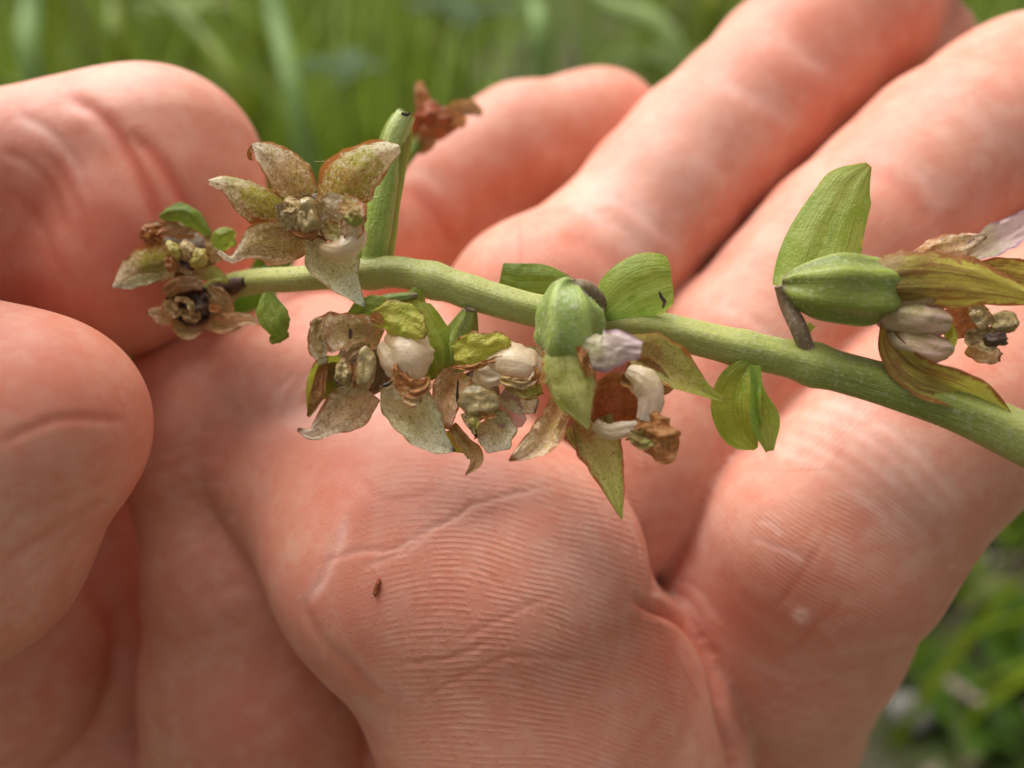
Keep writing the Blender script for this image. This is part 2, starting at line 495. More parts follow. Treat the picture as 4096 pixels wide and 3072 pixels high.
# --- the open hand that carries the flower spike
def make_open_hand():
    S = Sdf(axis(-52, 62, 0.45, -75, 95), axis(-52, 56, 0.45, -70, 330), axis(50, 130, 0.45, 20, 190))
    palm = chain([(330, 470, 103, 110), (520, 560, 103, 130), (690, 600, 102, 130)]) + \
           chain([(480, 700, 108, 160), (560, 900, 112, 180)]) + chain([(600, 720, 112, 130), (680, 900, 118, 120)])
    arm = [(np.array((8., 66., 114.)), np.array((10., 110., 112.)), 24., 22.), (np.array((10., 110., 112.)), np.array((40., 290., 95.)), 22., 33.)]
    S.group(palm + arm, 6.0, 1.0)
    # fingers: (px, py, depth, radius px)
    S.group(chain([(330, 330, 97, 62), (392, 236, 97, 66), (430, 200, 99, 62), (470, 176, 101, 60), (522, 150, 102, 62), (590, 137, 104, 61), (604, 134, 104, 61)]) + chain([(380, 285, 102, 80), (470, 240, 104, 66), (548, 190, 106, 50)]), 2.0, 0.8)
    S.group(chain([(465, 420, 85, 95), (540, 314, 82, 93), (616, 250, 87, 76), (660, 200, 89, 77), (700, 158, 91, 78), (745, 118, 93, 77), (786, 76, 96, 78), (852, 18, 99, 80), (890, -42, 102, 74)]) + chain([(690, 286, 94, 46), (800, 168, 98, 42), (930, 44, 104, 42)]), 2.0, 0.8)
    S.group(chain([(600, 500, 84, 92), (665, 440, 83, 90), (742, 362, 82, 89), (800, 300, 82, 87), (846, 252, 82, 90), (900, 200, 83, 87), (945, 160, 84, 89), (1000, 122, 87, 88), (1022, 106, 88, 89)]), 2.0, 0.8)
    S.group(chain([(738, 880, 134, 84), (744, 790, 120, 76), (752, 700, 105, 104), (773, 604, 85, 125), (826, 534, 75, 118), (874, 481, 73.5, 106), (928, 424, 74, 107), (1010, 345, 77, 98), (1075, 275, 81, 86)]), 2.0, 0.8)
    # heel of the thumb running down at the left, its mound behind the small flowers
    S.group(chain([(188, 395, 85, 58), (210, 480, 84, 70), (246, 570, 85, 92), (258, 680, 88, 104), (262, 820, 98, 124)]), 3.0, 2.2)
    S.group(chain([(230, 408, 83, 88), (330, 400, 82, 96), (440, 420, 82, 96)]), 4.0, 5.0)
    # ridged pad in the middle of the picture
    S.group(chain([(236, 404, 84, 70), (288, 452, 81, 76), (350, 512, 77, 86), (404, 566, 72.5, 104), (516, 577, 70, 115)]) + chain([(350, 410, 83, 92), (440, 560, 73, 104)]) + chain([(450, 430, 83, 88), (505, 560, 72, 104)]) + chain([(404, 566, 72, 102), (530, 700, 76, 136)]) +
            chain([(516, 577, 70, 112), (530, 700, 76, 136), (574, 757, 82, 158), (590, 880, 98, 176)]) + chain([(560, 660, 75, 96), (628, 692, 79, 74), (646, 790, 86, 84)]), 5.5, 0.5)
    # (pts, depth mm, width px, z range, pale(+)/red(-))
    CR = []
    def cr(pts, amp, wid, pl=0.0, z=(40, 130)): CR.append((pts, amp, wid, z[0], z[1], pl))
    # ring of creases on the three upper fingers
    cr([(534, 128), (548, 146), (570, 164), (580, 172)], 0.105, 8.0, 0.44, (85, 120))
    cr([(412, 168), (436, 182), (460, 205), (472, 222)], 0.090, 6.9, 0.39, (80, 120))
    cr([(398, 186), (424, 202), (440, 220), (456, 246)], 0.135, 8.0, -0.6, (80, 120))
    cr([(578, 186), (602, 196), (634, 208), (662, 232), (684, 252)], 0.090, 6.9, 0.44, (70, 110))
    cr([(566, 204), (596, 214), (626, 230), (650, 262)], 0.090, 6.9, 0.39, (70, 110))
    cr([(560, 232), (590, 246), (616, 264), (632, 296)], 0.135, 9.2, -0.4, (70, 110))
    cr([(706, 72), (740, 92), (772, 104), (800, 128)], 0.084, 8.0, 0.39, (70, 120))
    cr([(752, 34), (790, 48), (830, 70), (858, 96)], 0.066, 6.9, 0.28, (70, 120))
    cr([(846, 160), (884, 176), (910, 196), (930, 226)], 0.120, 9.2, -0.35, (70, 110))
    cr([(866, 150), (900, 160), (930, 184), (950, 210)], 0.078, 8.0, 0.22, (70, 110))
    cr([(718, 300), (750, 318), (776, 340), (800, 372)], 0.090, 6.9, 0.28, (65, 110))
    cr([(930, 80), (960, 98), (990, 126), (1010, 160)], 0.060, 9.2, 0.17, (70, 110))
    # folds of the right-hand finger
    for o in (0, 13, 24, 37, 50):
        cr([(764 + o * 0.8, 442 - o * 0.9), (812 + o * .9, 462 - o), (868 + o, 502 - o), (915 + o, 548 - o * 0.8)], 0.02 + 0.01 * (o % 3), 4.4, 0.38, (50, 80))
    cr([(640, 592), (668, 592), (690, 604), (712, 640)], 0.10, 3.5, 0.4, (50, 80))
    cr([(650, 580), (680, 580), (700, 592), (722, 624)], 0.08, 3.5, 0.4, (50, 80))
    cr([(770, 614), (790, 588), (806, 566), (822, 540)], 0.05, 4, -0.3, (50, 80))
    cr([(792, 650), (820, 622), (840, 596)], 0.05, 4, -0.35, (50, 80))
    cr([(758, 520), (772, 524), (782, 534)], 0.05, 2.2, 0.6, (50, 80))
    cr([(752, 538), (772, 546), (790, 552), (806, 562)], 0.05, 2.2, 0.5, (50, 80))
    # lines of the pad
    cr([(630, 596), (648, 606), (676, 616), (700, 640), (716, 676), (724, 720), (736, 764), (742, 800)], 0.9, 5.5, -0.5)
    cr([(348, 512), (340, 540), (324, 575), (306, 606)], 0.10, 4.0, 0.5, (50, 90))
    cr([(300, 600), (322, 640), (352, 668), (380, 700)], 0.14, 6, -0.3, (50, 90))
    cr([(318, 566), (352, 552), (392, 548), (432, 528), (470, 508), (512, 494), (560, 486)], 0.10, 3.0, 0.25, (50, 90))
    cr([(360, 570), (408, 548), (446, 522), (480, 500)], 0.07, 2.4, 0.2, (50, 90))
    cr([(398, 664), (450, 658), (490, 640)], 0.10, 2.4, -0.1, (50, 90))
    cr([(352, 470), (386, 500), (440, 490)], 0.06, 5, -0.2, (50, 90))
    cr([(460, 640), (520, 610), (560, 590)], 0.08, 2.5, -0.1, (50, 90))
    cr([(470, 560), (520, 600), (590, 640)], 0.06, 2.5, -0.1, (50, 90))
    cr([(420, 700), (500, 660), (600, 660)], 0.07, 2.5, -0.1, (50, 90))
    # thumb side
    for y, x0, x1 in ((436, 176, 216), (449, 158, 205), (458, 180, 226), (471, 160, 200), (486, 168, 230), (504, 164, 196), (515, 185, 240), (534, 170, 214)):
        cr([(x0, y + 7), ((x0 + x1) / 2 - 4, y - 3 + y % 4), (x1, y - 5 + (y % 7))], 0.035 + 0.012 * (y % 3), 2.8 + (y % 3), 0.22, (60, 95))
    cr([(172, 570), (182, 552), (200, 540), (236, 512)], 0.14, 5, 0.1, (60, 95))
    cr([(168, 640), (210, 634), (252, 628)], 0.10, 8, -0.25, (60, 95))
    cr([(200, 596), (240, 586), (270, 600)], 0.08, 6, -0.15, (60, 95))
    for k in range(9):
        cr([(225 + k * 22, 420 - 4 * k), (238 + k * 21, 396 - 3 * k), (248 + k * 22, 372 - 2 * k)], 0.07, 3, 0.2, (60, 95))
    BL = [
        (230, 400, 60, 40, 0, 60, 95, 0.0, 0.35), (330, 400, 90, 34, -8, 60, 95, 0.0, 0.45),
        (330, 470, 70, 50, 30, 55, 95, 0.35, 0.0), (215, 440, 40, 26, 0, 60, 95, 0.3, 0.0),
        (470, 492, 60, 26, -10, 50, 80, 0.0, 0.2), (590, 545, 44, 60, 20, 50, 80, 0.0, 0.30),
        (560, 700, 120, 70, 10, 50, 90, 0.25, 0.0), (420, 600, 90, 50, -20, 50, 90, 0.16, 0.0),
        (690, 540, 40, 60, 30, 50, 90, 0.0, 0.45), (720, 620, 60, 30, 20, 50, 90, 0.4, 0.0), (800, 600, 60, 44, 0, 50, 90, 0.28, 0.0),
        (880, 440, 80, 40, 40, 50, 95, 0.0, 0.3), (920, 610, 40, 30, 0, 50, 95, 0.3, 0.0), (745, 455, 40, 30, 0, 50, 95, 0.0, 0.2),
        (560, 300, 60, 50, 0, 60, 100, 0.25, 0.0), (672, 210, 26, 60, -45, 60, 110, 0.10, 0.0), (690, 140, 50, 50, 0, 60, 110, 0.0, 0.17),
        (620, 170, 40, 60, 40, 60, 110, 0.0, 0.12), (820, 30, 90, 50, -45, 60, 120, 0.30, 0.0), (745, 80, 30, 60, -45, 60, 120, 0.2, 0.0),
        (720, 190, 110, 70, -45, 60, 120, 0.0, 0.23), (640, 240, 80, 60, -45, 60, 120, 0.0, 0.17), (800, 280, 90, 60, -45, 60, 120, 0.0, 0.20), (950, 130, 80, 60, -45, 60, 120, 0.0, 0.17), (980, 70, 50, 40, 0, 60, 120, 0.0, 0.06), (900, 250, 70, 60, 0, 60, 120, 0.25, 0.0),
        (780, 330, 60, 60, 0, 60, 120, 0.1, 0.07), (860, 120, 60, 40, -45, 60, 120, 0.22, 0.0), (600, 110, 60, 30, -20, 60, 120, 0.22, 0.0),
        (480, 150, 50, 30, -30, 60, 120, 0.0, 0.12), (270, 720, 60, 80, 0, 55, 95, 0.15, 0.0), (240, 600, 40, 50, 0, 55, 95, 0.1, 0.1),
        (801, 617, 9, 8, 0, 50, 90, 0.0, 0.9), (660, 660, 30, 60, -20, 50, 90, 0.3, 0.0),
    ]
    def ridges(px, py, V, face, ph0):
        warp = 16 * np.sin(px * 0.011 + py * 0.006 + 0.7) + 9 * np.sin(px * 0.025 - py * 0.017) + 4 * np.sin(px * 0.05 + py * 0.04)
        hgt = py + 0.35 * warp - 0.00105 * (px - 455) ** 2 * np.where(px > 455, 1.0, 1.25)
        p_ph = hgt * (2 * math.pi / 5.9)
        onpad = (V[:, 2] < 92) * sstep(px, 330, 470) * (1 - sstep(px, 640, 740)) * sstep(py, 440, 470)
        inpad = (V[:, 2] < 92) & (px < 645 + np.clip(py - 600, 0, 400) * 0.55) & (py > 440) & (px > 270)
        amt = onpad * 0.46 * inpad * (1 - 0.55 * sstep(py, 640, 760))
        dots = np.where(inpad, 0.8 * (1 - sstep(px, 430, 560)), 0.0) * sstep(px, 290, 330)
        # the finger at right: finer ridges across its axis
        d_ax = 0.62 * px + 0.78 * py + 0.0009 * (px - 800) ** 2
        onD = (~inpad) & (px > 632) & (V[:, 2] < 100) & (py > 470)
        ph = np.where(onD, (0.80 * py - 0.55 * px + 6 * np.sin(px * 0.03)) * (2 * math.pi / 4.3), ph0)
        ph = np.where(inpad, p_ph, ph)
        amt = np.where(onD, 0.22 * sstep(py, 470, 520) * (1 - sstep(py, 700, 760)) * (1 - 0.6 * sstep(px, 860, 920)), amt)
        B = (px > 520) & (V[:, 2] > 66) & (V[:, 2] < 82) & (py < 520) & (py > 210) & ~inpad & ~onD
        ph = np.where(B, (0.72 * px + 0.7 * py) * (2 * math.pi / 5.0), ph)
        amt = np.where(B, 0.18, amt)
        return ph, amt * np.clip(face, 0, 1), dots * np.clip(face, 0, 1)
    h = hand_object('hand', S, paint_with(CR, BL, ridges, bumps=[(801, 617, 8.0, 0.16, 50, 90)]))
    tag(h, 'open pink palm with ridged pad and fingers spread behind the flower stem', 'hand', 'hands holding the plant')

# --- the hand that pinches the tip of the spike at the left
def make_pinching_hand():
    S = Sdf(axis(-60, -20, 0.45, -260, -12), axis(-50, 56, 0.45, -70, 200), axis(36, 116, 0.45, 22, 150))
    S.group([(np.array((-62., 8., 78.)), np.array((-92., 14., 80.)), 17., 22.), (np.array((-92., 14., 80.)), np.array((-240., 120., 84.)), 22., 30.),
             (np.array((-60., 30., 88.)), np.array((-90., 24., 86.)), 15., 20.),
             (np.array((-84., -14., 74.)), np.array((-110., -8., 70.)), 24., 28.),  # unseen bulk of the hand, added to shade forefinger and thumb
             (np.array((-57., -31., 53.)), np.array((-90., -22., 64.)), 15., 24.)], 8.0, 2.0)  # last cone: unseen knuckle mass added to block sun from the thumb
    S.group(chain([(-260, 230, 82, 120), (-120, 214, 81, 108), (0, 202, 80, 94), (60, 190, 80, 95), (118, 180, 80, 97), (160, 172, 80, 96)]) +
            chain([(160, 172, 80, 96), (168, 205, 79, 86), (150, 245, 78, 88), (118, 278, 77, 74)]) +
            chain([(-260, 330, 84, 100), (-40, 262, 82, 78), (60, 262, 80, 72), (118, 278, 77, 70)]), 2.5, 1.0)
    S.group(chain([(-160, 430, 64, 130), (-40, 408, 61, 104), (28, 424, 60, 95)]) + chain([(-300, 690, 66, 190), (-70, 520, 60.5, 150), (-10, 452, 60, 118), (32, 424, 60, 106)]), 3.0, 0.8)
    S.group(chain([(-160, 700, 94, 120), (40, 580, 97, 96), (120, 500, 99, 84)]), 3.0, 0.8)
    S.group(chain([(-160, 800, 97, 110), (20, 715, 99, 100), (118, 636, 101, 86)]), 3.0, 0.8)
    S.group(chain([(-100, 880, 101, 110), (60, 800, 103, 100), (135, 745, 104, 90)]), 3.0, 0.8)
    CR = []
    def cr(pts, amp, wid, pl=0.0, z=(40, 130)): CR.append((pts, amp, wid, z[0], z[1], pl))
    cr([(62, 96), (95, 112), (122, 142), (148, 190), (166, 240)], 0.34, 8, -0.85)
    cr([(128, 130), (158, 160), (182, 198), (204, 250)], 0.26, 8, -0.8)
    cr([(14, 112), (50, 132), (76, 162), (90, 200)], 0.12, 6, 0.3)
    cr([(0, 150), (30, 164), (52, 190), (66, 230)], 0.12, 6, -0.2)
    cr([(0, 190), (24, 204), (44, 232), (56, 270)], 0.12, 6, -0.2)
    cr([(40, 150), (66, 180), (84, 220), (92, 262)], 0.1, 6, -0.2)
    cr([(0, 444), (60, 420), (128, 420)], 0.1, 5, -0.2, (40, 60))
    cr([(0, 565), (50, 535), (110, 500)], 0.2, 6, -0.3, (40, 62))
    cr([(0, 520), (60, 500), (126, 470)], 0.12, 5, -0.1, (40, 62))
    cr([(20, 590), (60, 550), (92, 520)], 0.12, 5, -0.1, (40, 62))
    BL = [(70, 105, 90, 26, -14, 60, 100, 0.0, 0.35), (120, 240, 120, 70, 30, 60, 100, 0.55, 0.0), (210, 160, 40, 60, 0, 60, 100, 0.25, 0.0),
          (60, 400, 80, 60, 0, 40, 66, 0.35, 0.0), (30, 300, 60, 40, 0, 60, 100, 0.45, 0.0), (20, 150, 50, 30, -10, 60, 100, 0.0, 0.25),
          (60, 560, 60, 40, -30, 40, 66, 0.0, 0.25), (100, 560, 60, 40, 0, 66, 110, 0.2, 0.0)]
    h = hand_object('hand', S, paint_with(CR, BL, None))
    tag(h, 'bent forefinger and thumb pinching the withered tip of the stem', 'hand', 'hands holding the plant')
make_open_hand()
make_pinching_hand()

# ------------------------------------------------------------------ plant materials
def petal_mat(name, base, tip, patch=None, patch_amt=0.5, speck=None, speck_amt=0.0, vein=None, vein_n=9.0, vein_amt=0.0,
              edge=None, edge_at=0.8, tip_col=None, tip_at=0.88, transl=0.25, rough=0.5, seed=0.0, bump=1.0, sparkle=0.0, spec=0.4):
    m = NT(name)
    u, v = m.uv(); p = m.obj()
    s = m.math('ABSOLUTE', m.math('SUBTRACT', m.math('MULTIPLY', u, 2.0), 1.0))
    mp = m.n('ShaderNodeMapping'); m.set(mp.inputs[0], p); mp.inputs['Location'].default_value = (seed, seed * 0.7, seed * 1.3)
    pp = mp.outputs[0]
    nl = m.noise(pp, 420.0, 3.0, 0.6); ns = m.noise(pp, 1900.0, 4.0, 0.65); nf = m.noise(pp, 5200.0, 2.0, 0.6)
    c = m.mix(m.ramp(m.math('ADD', v, m.math('MULTIPLY', m.math('SUBTRACT', nl, 0.5), 0.6)), 0.15, 0.95), base, tip)
    if patch is not None:
        pf = m.math('MULTIPLY', m.ramp(m.math('ADD', m.math('MULTIPLY', nl, 0.6), m.math('MULTIPLY', ns, 0.4)), 0.43, 0.54), patch_amt)
        if sparkle: pf = m.math('MULTIPLY', pf, m.math('MULTIPLY', m.ramp(s, 0.45, 0.9, 1.0, 0.15), m.ramp(v, 0.62, 0.95, 1.0, 0.2)))
        c = m.mix(pf, c, patch)
    # fine pale and dark mottling that follows the length of the blade
    uvn = m.noise(m.combine(m.math('MULTIPLY', u, 24.0), m.math('MULTIPLY', v, 17.0), seed * 100.0), 1.0, 3.0, 0.6)
    wv = None
    if vein is not None and vein_amt > 0:
        wv = m.noise(m.combine(m.math('MULTIPLY', u, vein_n * 2.6), m.math('MULTIPLY', v, 1.6), seed * 50.0), 1.0, 4.0, 0.7)
        c = m.mix(m.math('MULTIPLY', m.ramp(wv, 0.46, 0.60), vein_amt), c, vein)
    if speck is not None and speck_amt > 0:
        if sparkle:
            c = m.mix(m.math('MULTIPLY', m.math('MULTIPLY', m.ramp(m.noise(pp, 3400.0, 4.0, 0.7), 0.48, 0.64), m.ramp(m.math('ADD', s, v), 0.35, 1.3, 0.25, 1.0)), 0.75), c, (0.95, 0.86, 0.62))  # cream flecks: petal mottling plus painted highlights
        c = m.mix(m.math('MULTIPLY', m.math('MULTIPLY', m.ramp(uvn, 0.56, 0.63), m.ramp(ns, 0.38, 0.55)), speck_amt), c, speck)
        c = m.mix(m.math('MULTIPLY', m.ramp(nf, 0.56, 0.64), speck_amt * 0.7), c, speck)
    if edge is not None:
        ev = m.math('ADD', s, m.math('MULTIPLY', m.math('SUBTRACT', m.math('ADD', m.math('MULTIPLY', ns, 0.5), m.math('MULTIPLY', nl, 0.5)), 0.5), 1.3))
        c = m.mix(m.ramp(ev, edge_at, edge_at + 0.18), c, edge)
    if tip_col is not None:
        tv = m.math('ADD', v, m.math('MULTIPLY', m.math('SUBTRACT', nl, 0.5), 0.25))
        c = m.mix(m.ramp(tv, tip_at, tip_at + 0.12), c, tip_col)
    h = m.math('ADD', m.math('MULTIPLY', ns, 0.8), m.math('MULTIPLY', nf, 0.5))
    if wv is not None: h = m.math('ADD', h, m.math('MULTIPLY', wv, -1.2))
    if sparkle: h = m.math('ADD', h, m.math('MULTIPLY', uvn, 0.9))
    nrm = m.bump(h, 0.8, 0.00013 * bump)
    return m.finish(c, m.math('ADD', rough, m.math('MULTIPLY', m.math('SUBTRACT', nl, 0.5), 0.3)), nrm, spec=spec, transl=transl)

RUST = (0.30, 0.105, 0.025); DARK = (0.045, 0.022, 0.016); BROWN = (0.17, 0.085, 0.035)
OLIVE = (0.22, 0.20, 0.03); CREAM = (0.55, 0.47, 0.33); PINKW = (0.60, 0.44, 0.38)
GREEN = (0.16, 0.26, 0.035); LIME = (0.34, 0.40, 0.06); DEEP = (0.075, 0.17, 0.02)
M = {}
M['mottled'] = petal_mat('withered_petal', (0.50, 0.32, 0.12), (0.92, 0.83, 0.62), (0.40, 0.31, 0.06), 0.7, (0.16, 0.07, 0.02), 0.7, edge=(0.38, 0.16, 0.04), edge_at=0.78, tip_col=(0.50, 0.26, 0.10), tip_at=0.96, sparkle=1, seed=0.001, rough=0.34, transl=0.38)
M['mottled_green'] = petal_mat('withered_olive_petal', (0.40, 0.25, 0.06), (0.92, 0.84, 0.60), (0.36, 0.34, 0.035), 0.85, (0.17, 0.075, 0.02), 0.65, edge=(0.36, 0.13, 0.03), edge_at=0.76, sparkle=1, seed=0.013, rough=0.34, transl=0.38)
M['pale'] = petal_mat('withered_pale_petal', (0.60, 0.54, 0.28), (0.84, 0.88, 0.68), (0.50, 0.52, 0.16), 0.55, (0.32, 0.27, 0.05), 0.75, edge=(0.46, 0.30, 0.12), edge_at=0.86, tip_col=DARK, tip_at=0.93, sparkle=1, seed=0.022, rough=0.3, transl=0.28)
M['pinkish'] = petal_mat('withered_pinkish_petal', (0.58, 0.30, 0.11), (0.86, 0.64, 0.42), (0.54, 0.42, 0.10), 0.6, (0.25, 0.10, 0.03), 0.6, edge=(0.44, 0.18, 0.06), edge_at=0.80, tip_col=RUST, tip_at=0.86, sparkle=1, seed=0.031, transl=0.28)
M['brown'] = petal_mat('withered_brown_petal', (0.32, 0.15, 0.05), (0.56, 0.36, 0.19), (0.42, 0.29, 0.09), 0.6, DARK, 0.5, edge=(0.44, 0.20, 0.06), edge_at=0.8, seed=0.042, bump=1.8)
M['rust'] = petal_mat('rusty_petal', (0.48, 0.20, 0.05), (0.62, 0.31, 0.11), (0.32, 0.11, 0.03), 0.7, DARK, 0.5, edge=(0.40, 0.17, 0.05), edge_at=0.7, seed=0.053, bump=2.0)
M['redrust'] = petal_mat('red_brown_petal', (0.44, 0.10, 0.03), (0.60, 0.20, 0.06), (0.22, 0.05, 0.02), 0.5, DARK, 0.4, seed=0.057, bump=2.0)
M['sepal'] = petal_mat('green_sepal', (0.42, 0.45, 0.10), (0.45, 0.50, 0.09), (0.62, 0.60, 0.24), 0.55, BROWN, 0.2, vein=(0.28, 0.31, 0.04), vein_n=4.0, vein_amt=0.5, edge=(0.42, 0.18, 0.05), edge_at=0.82, seed=0.064, transl=0.35)
M['sepal_rust'] = petal_mat('rust_streaked_sepal', (0.30, 0.19, 0.04), (0.56, 0.52, 0.09), (0.48, 0.46, 0.07), 0.5, BROWN, 0.3, vein=(0.24, 0.10, 0.03), vein_n=4.0, vein_amt=0.75, edge=(0.30, 0.12, 0.03), edge_at=0.76, tip_col=(0.54, 0.45, 0.07), tip_at=0.95, seed=0.072, transl=0.4)
M['sepal_lime'] = petal_mat('yellow_green_sepal', (0.42, 0.45, 0.045), (0.48, 0.48, 0.06), (0.60, 0.52, 0.09), 0.6, BROWN, 0.2, edge=(0.32, 0.13, 0.03), edge_at=0.86, tip_col=(0.18, 0.07, 0.03), tip_at=0.93, seed=0.081, bump=2.2, rough=0.36, transl=0.35)
M['sepal_speck'] = petal_mat('speckled_green_sepal', (0.38, 0.26, 0.08), (0.45, 0.52, 0.09), (0.58, 0.57, 0.20), 0.5, (0.20, 0.08, 0.02), 0.65, vein=(0.30, 0.34, 0.05), vein_n=4.0, vein_amt=0.45, edge=(0.40, 0.14, 0.035), edge_at=0.82, tip_col=RUST, tip_at=0.95, seed=0.09, transl=0.35)
M['bract'] = petal_mat('green_bract', (0.26, 0.36, 0.03), (0.33, 0.43, 0.05), (0.40, 0.48, 0.07), 0.5, vein=(0.19, 0.29, 0.02), vein_n=8.0, vein_amt=0.6, edge=(0.50, 0.46, 0.07), edge_at=0.95, transl=0.48, rough=0.34, seed=0.11, spec=0.5)
M['bract_pale'] = petal_mat('pale_green_bract', (0.27, 0.40, 0.045), (0.33, 0.46, 0.065), (0.41, 0.52, 0.12), 0.5, vein=(0.18, 0.30, 0.03), vein_n=8.0, vein_amt=0.6, edge=(0.54, 0.48, 0.09), edge_at=0.95, tip_col=(0.34, 0.31, 0.04), tip_at=0.95, transl=0.5, rough=0.36, seed=0.12)
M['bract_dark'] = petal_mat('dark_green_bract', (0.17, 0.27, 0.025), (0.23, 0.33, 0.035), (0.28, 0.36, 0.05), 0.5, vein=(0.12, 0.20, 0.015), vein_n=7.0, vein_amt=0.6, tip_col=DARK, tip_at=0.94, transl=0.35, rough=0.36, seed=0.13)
M['lip'] = petal_mat('waxy_white_lip', (0.74, 0.56, 0.32), (0.90, 0.78, 0.60), (0.80, 0.64, 0.38), 0.55, (0.50, 0.30, 0.14), 0.25, vein=(0.70, 0.52, 0.32), vein_n=3.0, vein_amt=0.35, transl=0.4, rough=0.2, seed=0.14, bump=0.7, spec=0.7)
M['lip_pink'] = petal_mat('pinkish_lip', (0.50, 0.38, 0.20), (0.72, 0.50, 0.42), (0.62, 0.50, 0.30), 0.6, (0.36, 0.2, 0.16), 0.25, vein=(0.34, 0.29, 0.08), vein_n=3.0, vein_amt=0.8, edge=(0.36, 0.17, 0.20), edge_at=0.66, transl=0.25, rough=0.3, seed=0.15, bump=1.0)
M['lilac'] = petal_mat('lilac_petal', (0.56, 0.52, 0.28), (0.66, 0.48, 0.50), (0.72, 0.58, 0.50), 0.5, vein=(0.42, 0.24, 0.28), vein_n=3.0, vein_amt=0.4, edge=(0.44, 0.27, 0.32), edge_at=0.75, transl=0.35, seed=0.16)
M['sheer'] = petal_mat('sheer_pink_petal', (0.56, 0.36, 0.30), (0.62, 0.44, 0.44), (0.58, 0.44, 0.36), 0.4, transl=0.5, seed=0.17, rough=0.3)
M['cup'] = petal_mat('dark_lip_hollow', (0.42, 0.17, 0.05), (0.52, 0.25, 0.08), (0.24, 0.08, 0.03), 0.6, DARK, 0.3, transl=0.3, rough=0.2, seed=0.18, spec=0.6)
M['void'] = petal_mat('blackened_petal', (0.040, 0.022, 0.014), (0.08, 0.042, 0.025), (0.15, 0.08, 0.04), 0.5, transl=0.0, rough=0.6, seed=0.19)
M['anther'] = petal_mat('straw_anther', (0.56, 0.40, 0.16), (0.62, 0.48, 0.22), (0.26, 0.13, 0.04), 0.7, DARK, 0.8, transl=0.05, seed=0.2, bump=2.5)
M['stigma'] = petal_mat('waxy_stigma', (0.50, 0.38, 0.16), (0.58, 0.46, 0.22), (0.36, 0.23, 0.07), 0.6, BROWN, 0.5, edge=(0.34, 0.17, 0.05), edge_at=0.86, transl=0.15, rough=0.16, seed=0.21, bump=0.8, spec=0.7)
M['yellow'] = petal_mat('yellow_anther', (0.50, 0.40, 0.11), (0.42, 0.38, 0.08), (0.34, 0.22, 0.05), 0.5, BROWN, 0.3, transl=0.1, seed=0.22)
M['creamy'] = petal_mat('withered_cream_petal', (0.62, 0.44, 0.22), (0.92, 0.80, 0.64), (0.52, 0.38, 0.13), 0.6, (0.24, 0.11, 0.04), 0.7, edge=(0.46, 0.24, 0.09), edge_at=0.82, tip_col=RUST, tip_at=0.9, sparkle=1, seed=0.037, rough=0.32, transl=0.28)
M['bract_tube'] = petal_mat('fuzzy_pale_bract', (0.26, 0.36, 0.05), (0.50, 0.56, 0.20), (0.44, 0.50, 0.14), 0.5, vein=(0.20, 0.30, 0.03), vein_n=6.0, vein_amt=0.5, transl=0.1, rough=0.45, seed=0.26)
M['core'] = petal_mat('shaded_flower_heart', (0.13, 0.065, 0.025), (0.17, 0.09, 0.035), (0.26, 0.18, 0.06), 0.5, DARK, 0.5, transl=0.0, seed=0.24, bump=2.0)  # brown heart, darkened to paint in the shade of the flower centres
M['dark'] = petal_mat('dark_withered_bit', (0.04, 0.02, 0.015), (0.07, 0.035, 0.02), BROWN, 0.3, transl=0.0, seed=0.23, rough=0.4)

def tube_mat(name, base, pale, rib_n, rib_col, rib_amt, dust, purple=None, purple_v=(0.0, 0.2), seed=0.0):
    m = NT(name)
    u, v = m.uv(); p = m.obj()
    n1 = m.noise(p, 500.0, 4.0, 0.6); n2 = m.noise(p, 2600.0, 3.0, 0.6); n3 = m.noise(p, 60.0, 2.0)
    streak = m.noise(m.combine(m.math('MULTIPLY', u, 60.0), m.math('MULTIPLY', v, 5.0), seed), 1.0, 3.0)
    c = m.mix(m.ramp(n3, 0.35, 0.65), base, pale)
    c = m.mix(m.ramp(streak, 0.40, 0.68, 0.0, 0.55), c, pale)
    rib = m.math('COSINE', m.math('MULTIPLY', u, rib_n * 6.2832))
    if rib_amt > 0:
        c = m.mix(m.math('MULTIPLY', m.ramp(m.math('ADD', rib, m.math('MULTIPLY', m.math('SUBTRACT', n1, 0.5), 1.0)), 0.20, 1.0), rib_amt), c, rib_col)
    if purple is not None:
        pv = m.math('ADD', v, m.math('MULTIPLY', m.math('SUBTRACT', n1, 0.5), 0.2))
        c = m.mix(m.ramp(pv, purple_v[0], purple_v[1], 0.9, 0.0), c, purple)
    c = m.mix(m.ramp(n2, 0.52, 0.70, 0.0, dust), c, (0.50, 0.50, 0.34))
    nrm = m.bump(m.math('ADD', m.math('MULTIPLY', n2, 0.8), m.math('MULTIPLY', streak, 0.6)), 0.7, 0.00012)
    return m.finish(c, 0.5, nrm, spec=0.35, sss=0.15, radius=(0.5, 1.0, 0.2), scale=0.0006)
M['stem'] = tube_mat('stem_green', (0.185, 0.22, 0.035), (0.38, 0.385, 0.105), 5, (0.4, 0.44, 0.18), 0.0, 0.35, seed=1.0)
M['ovary'] = tube_mat('ovary_green', (0.145, 0.205, 0.04), (0.24, 0.30, 0.065), 6, (0.36, 0.43, 0.10), 0.55, 0.40, (0.20, 0.12, 0.07), (0.02, 0.16), seed=2.0)
M['ovary_dark'] = tube_mat('ovary_deep_green', (0.115, 0.145, 0.028), (0.215, 0.25, 0.04), 6, (0.31, 0.35, 0.055), 0.5, 0.30, (0.15, 0.09, 0.06), (0.0, 0.10), seed=3.0)
M['pedicel'] = tube_mat('purple_pedicel', (0.18, 0.10, 0.075), (0.27, 0.19, 0.09), 4, (0.25, 0.2, 0.1), 0.3, 0.40, seed=4.0)
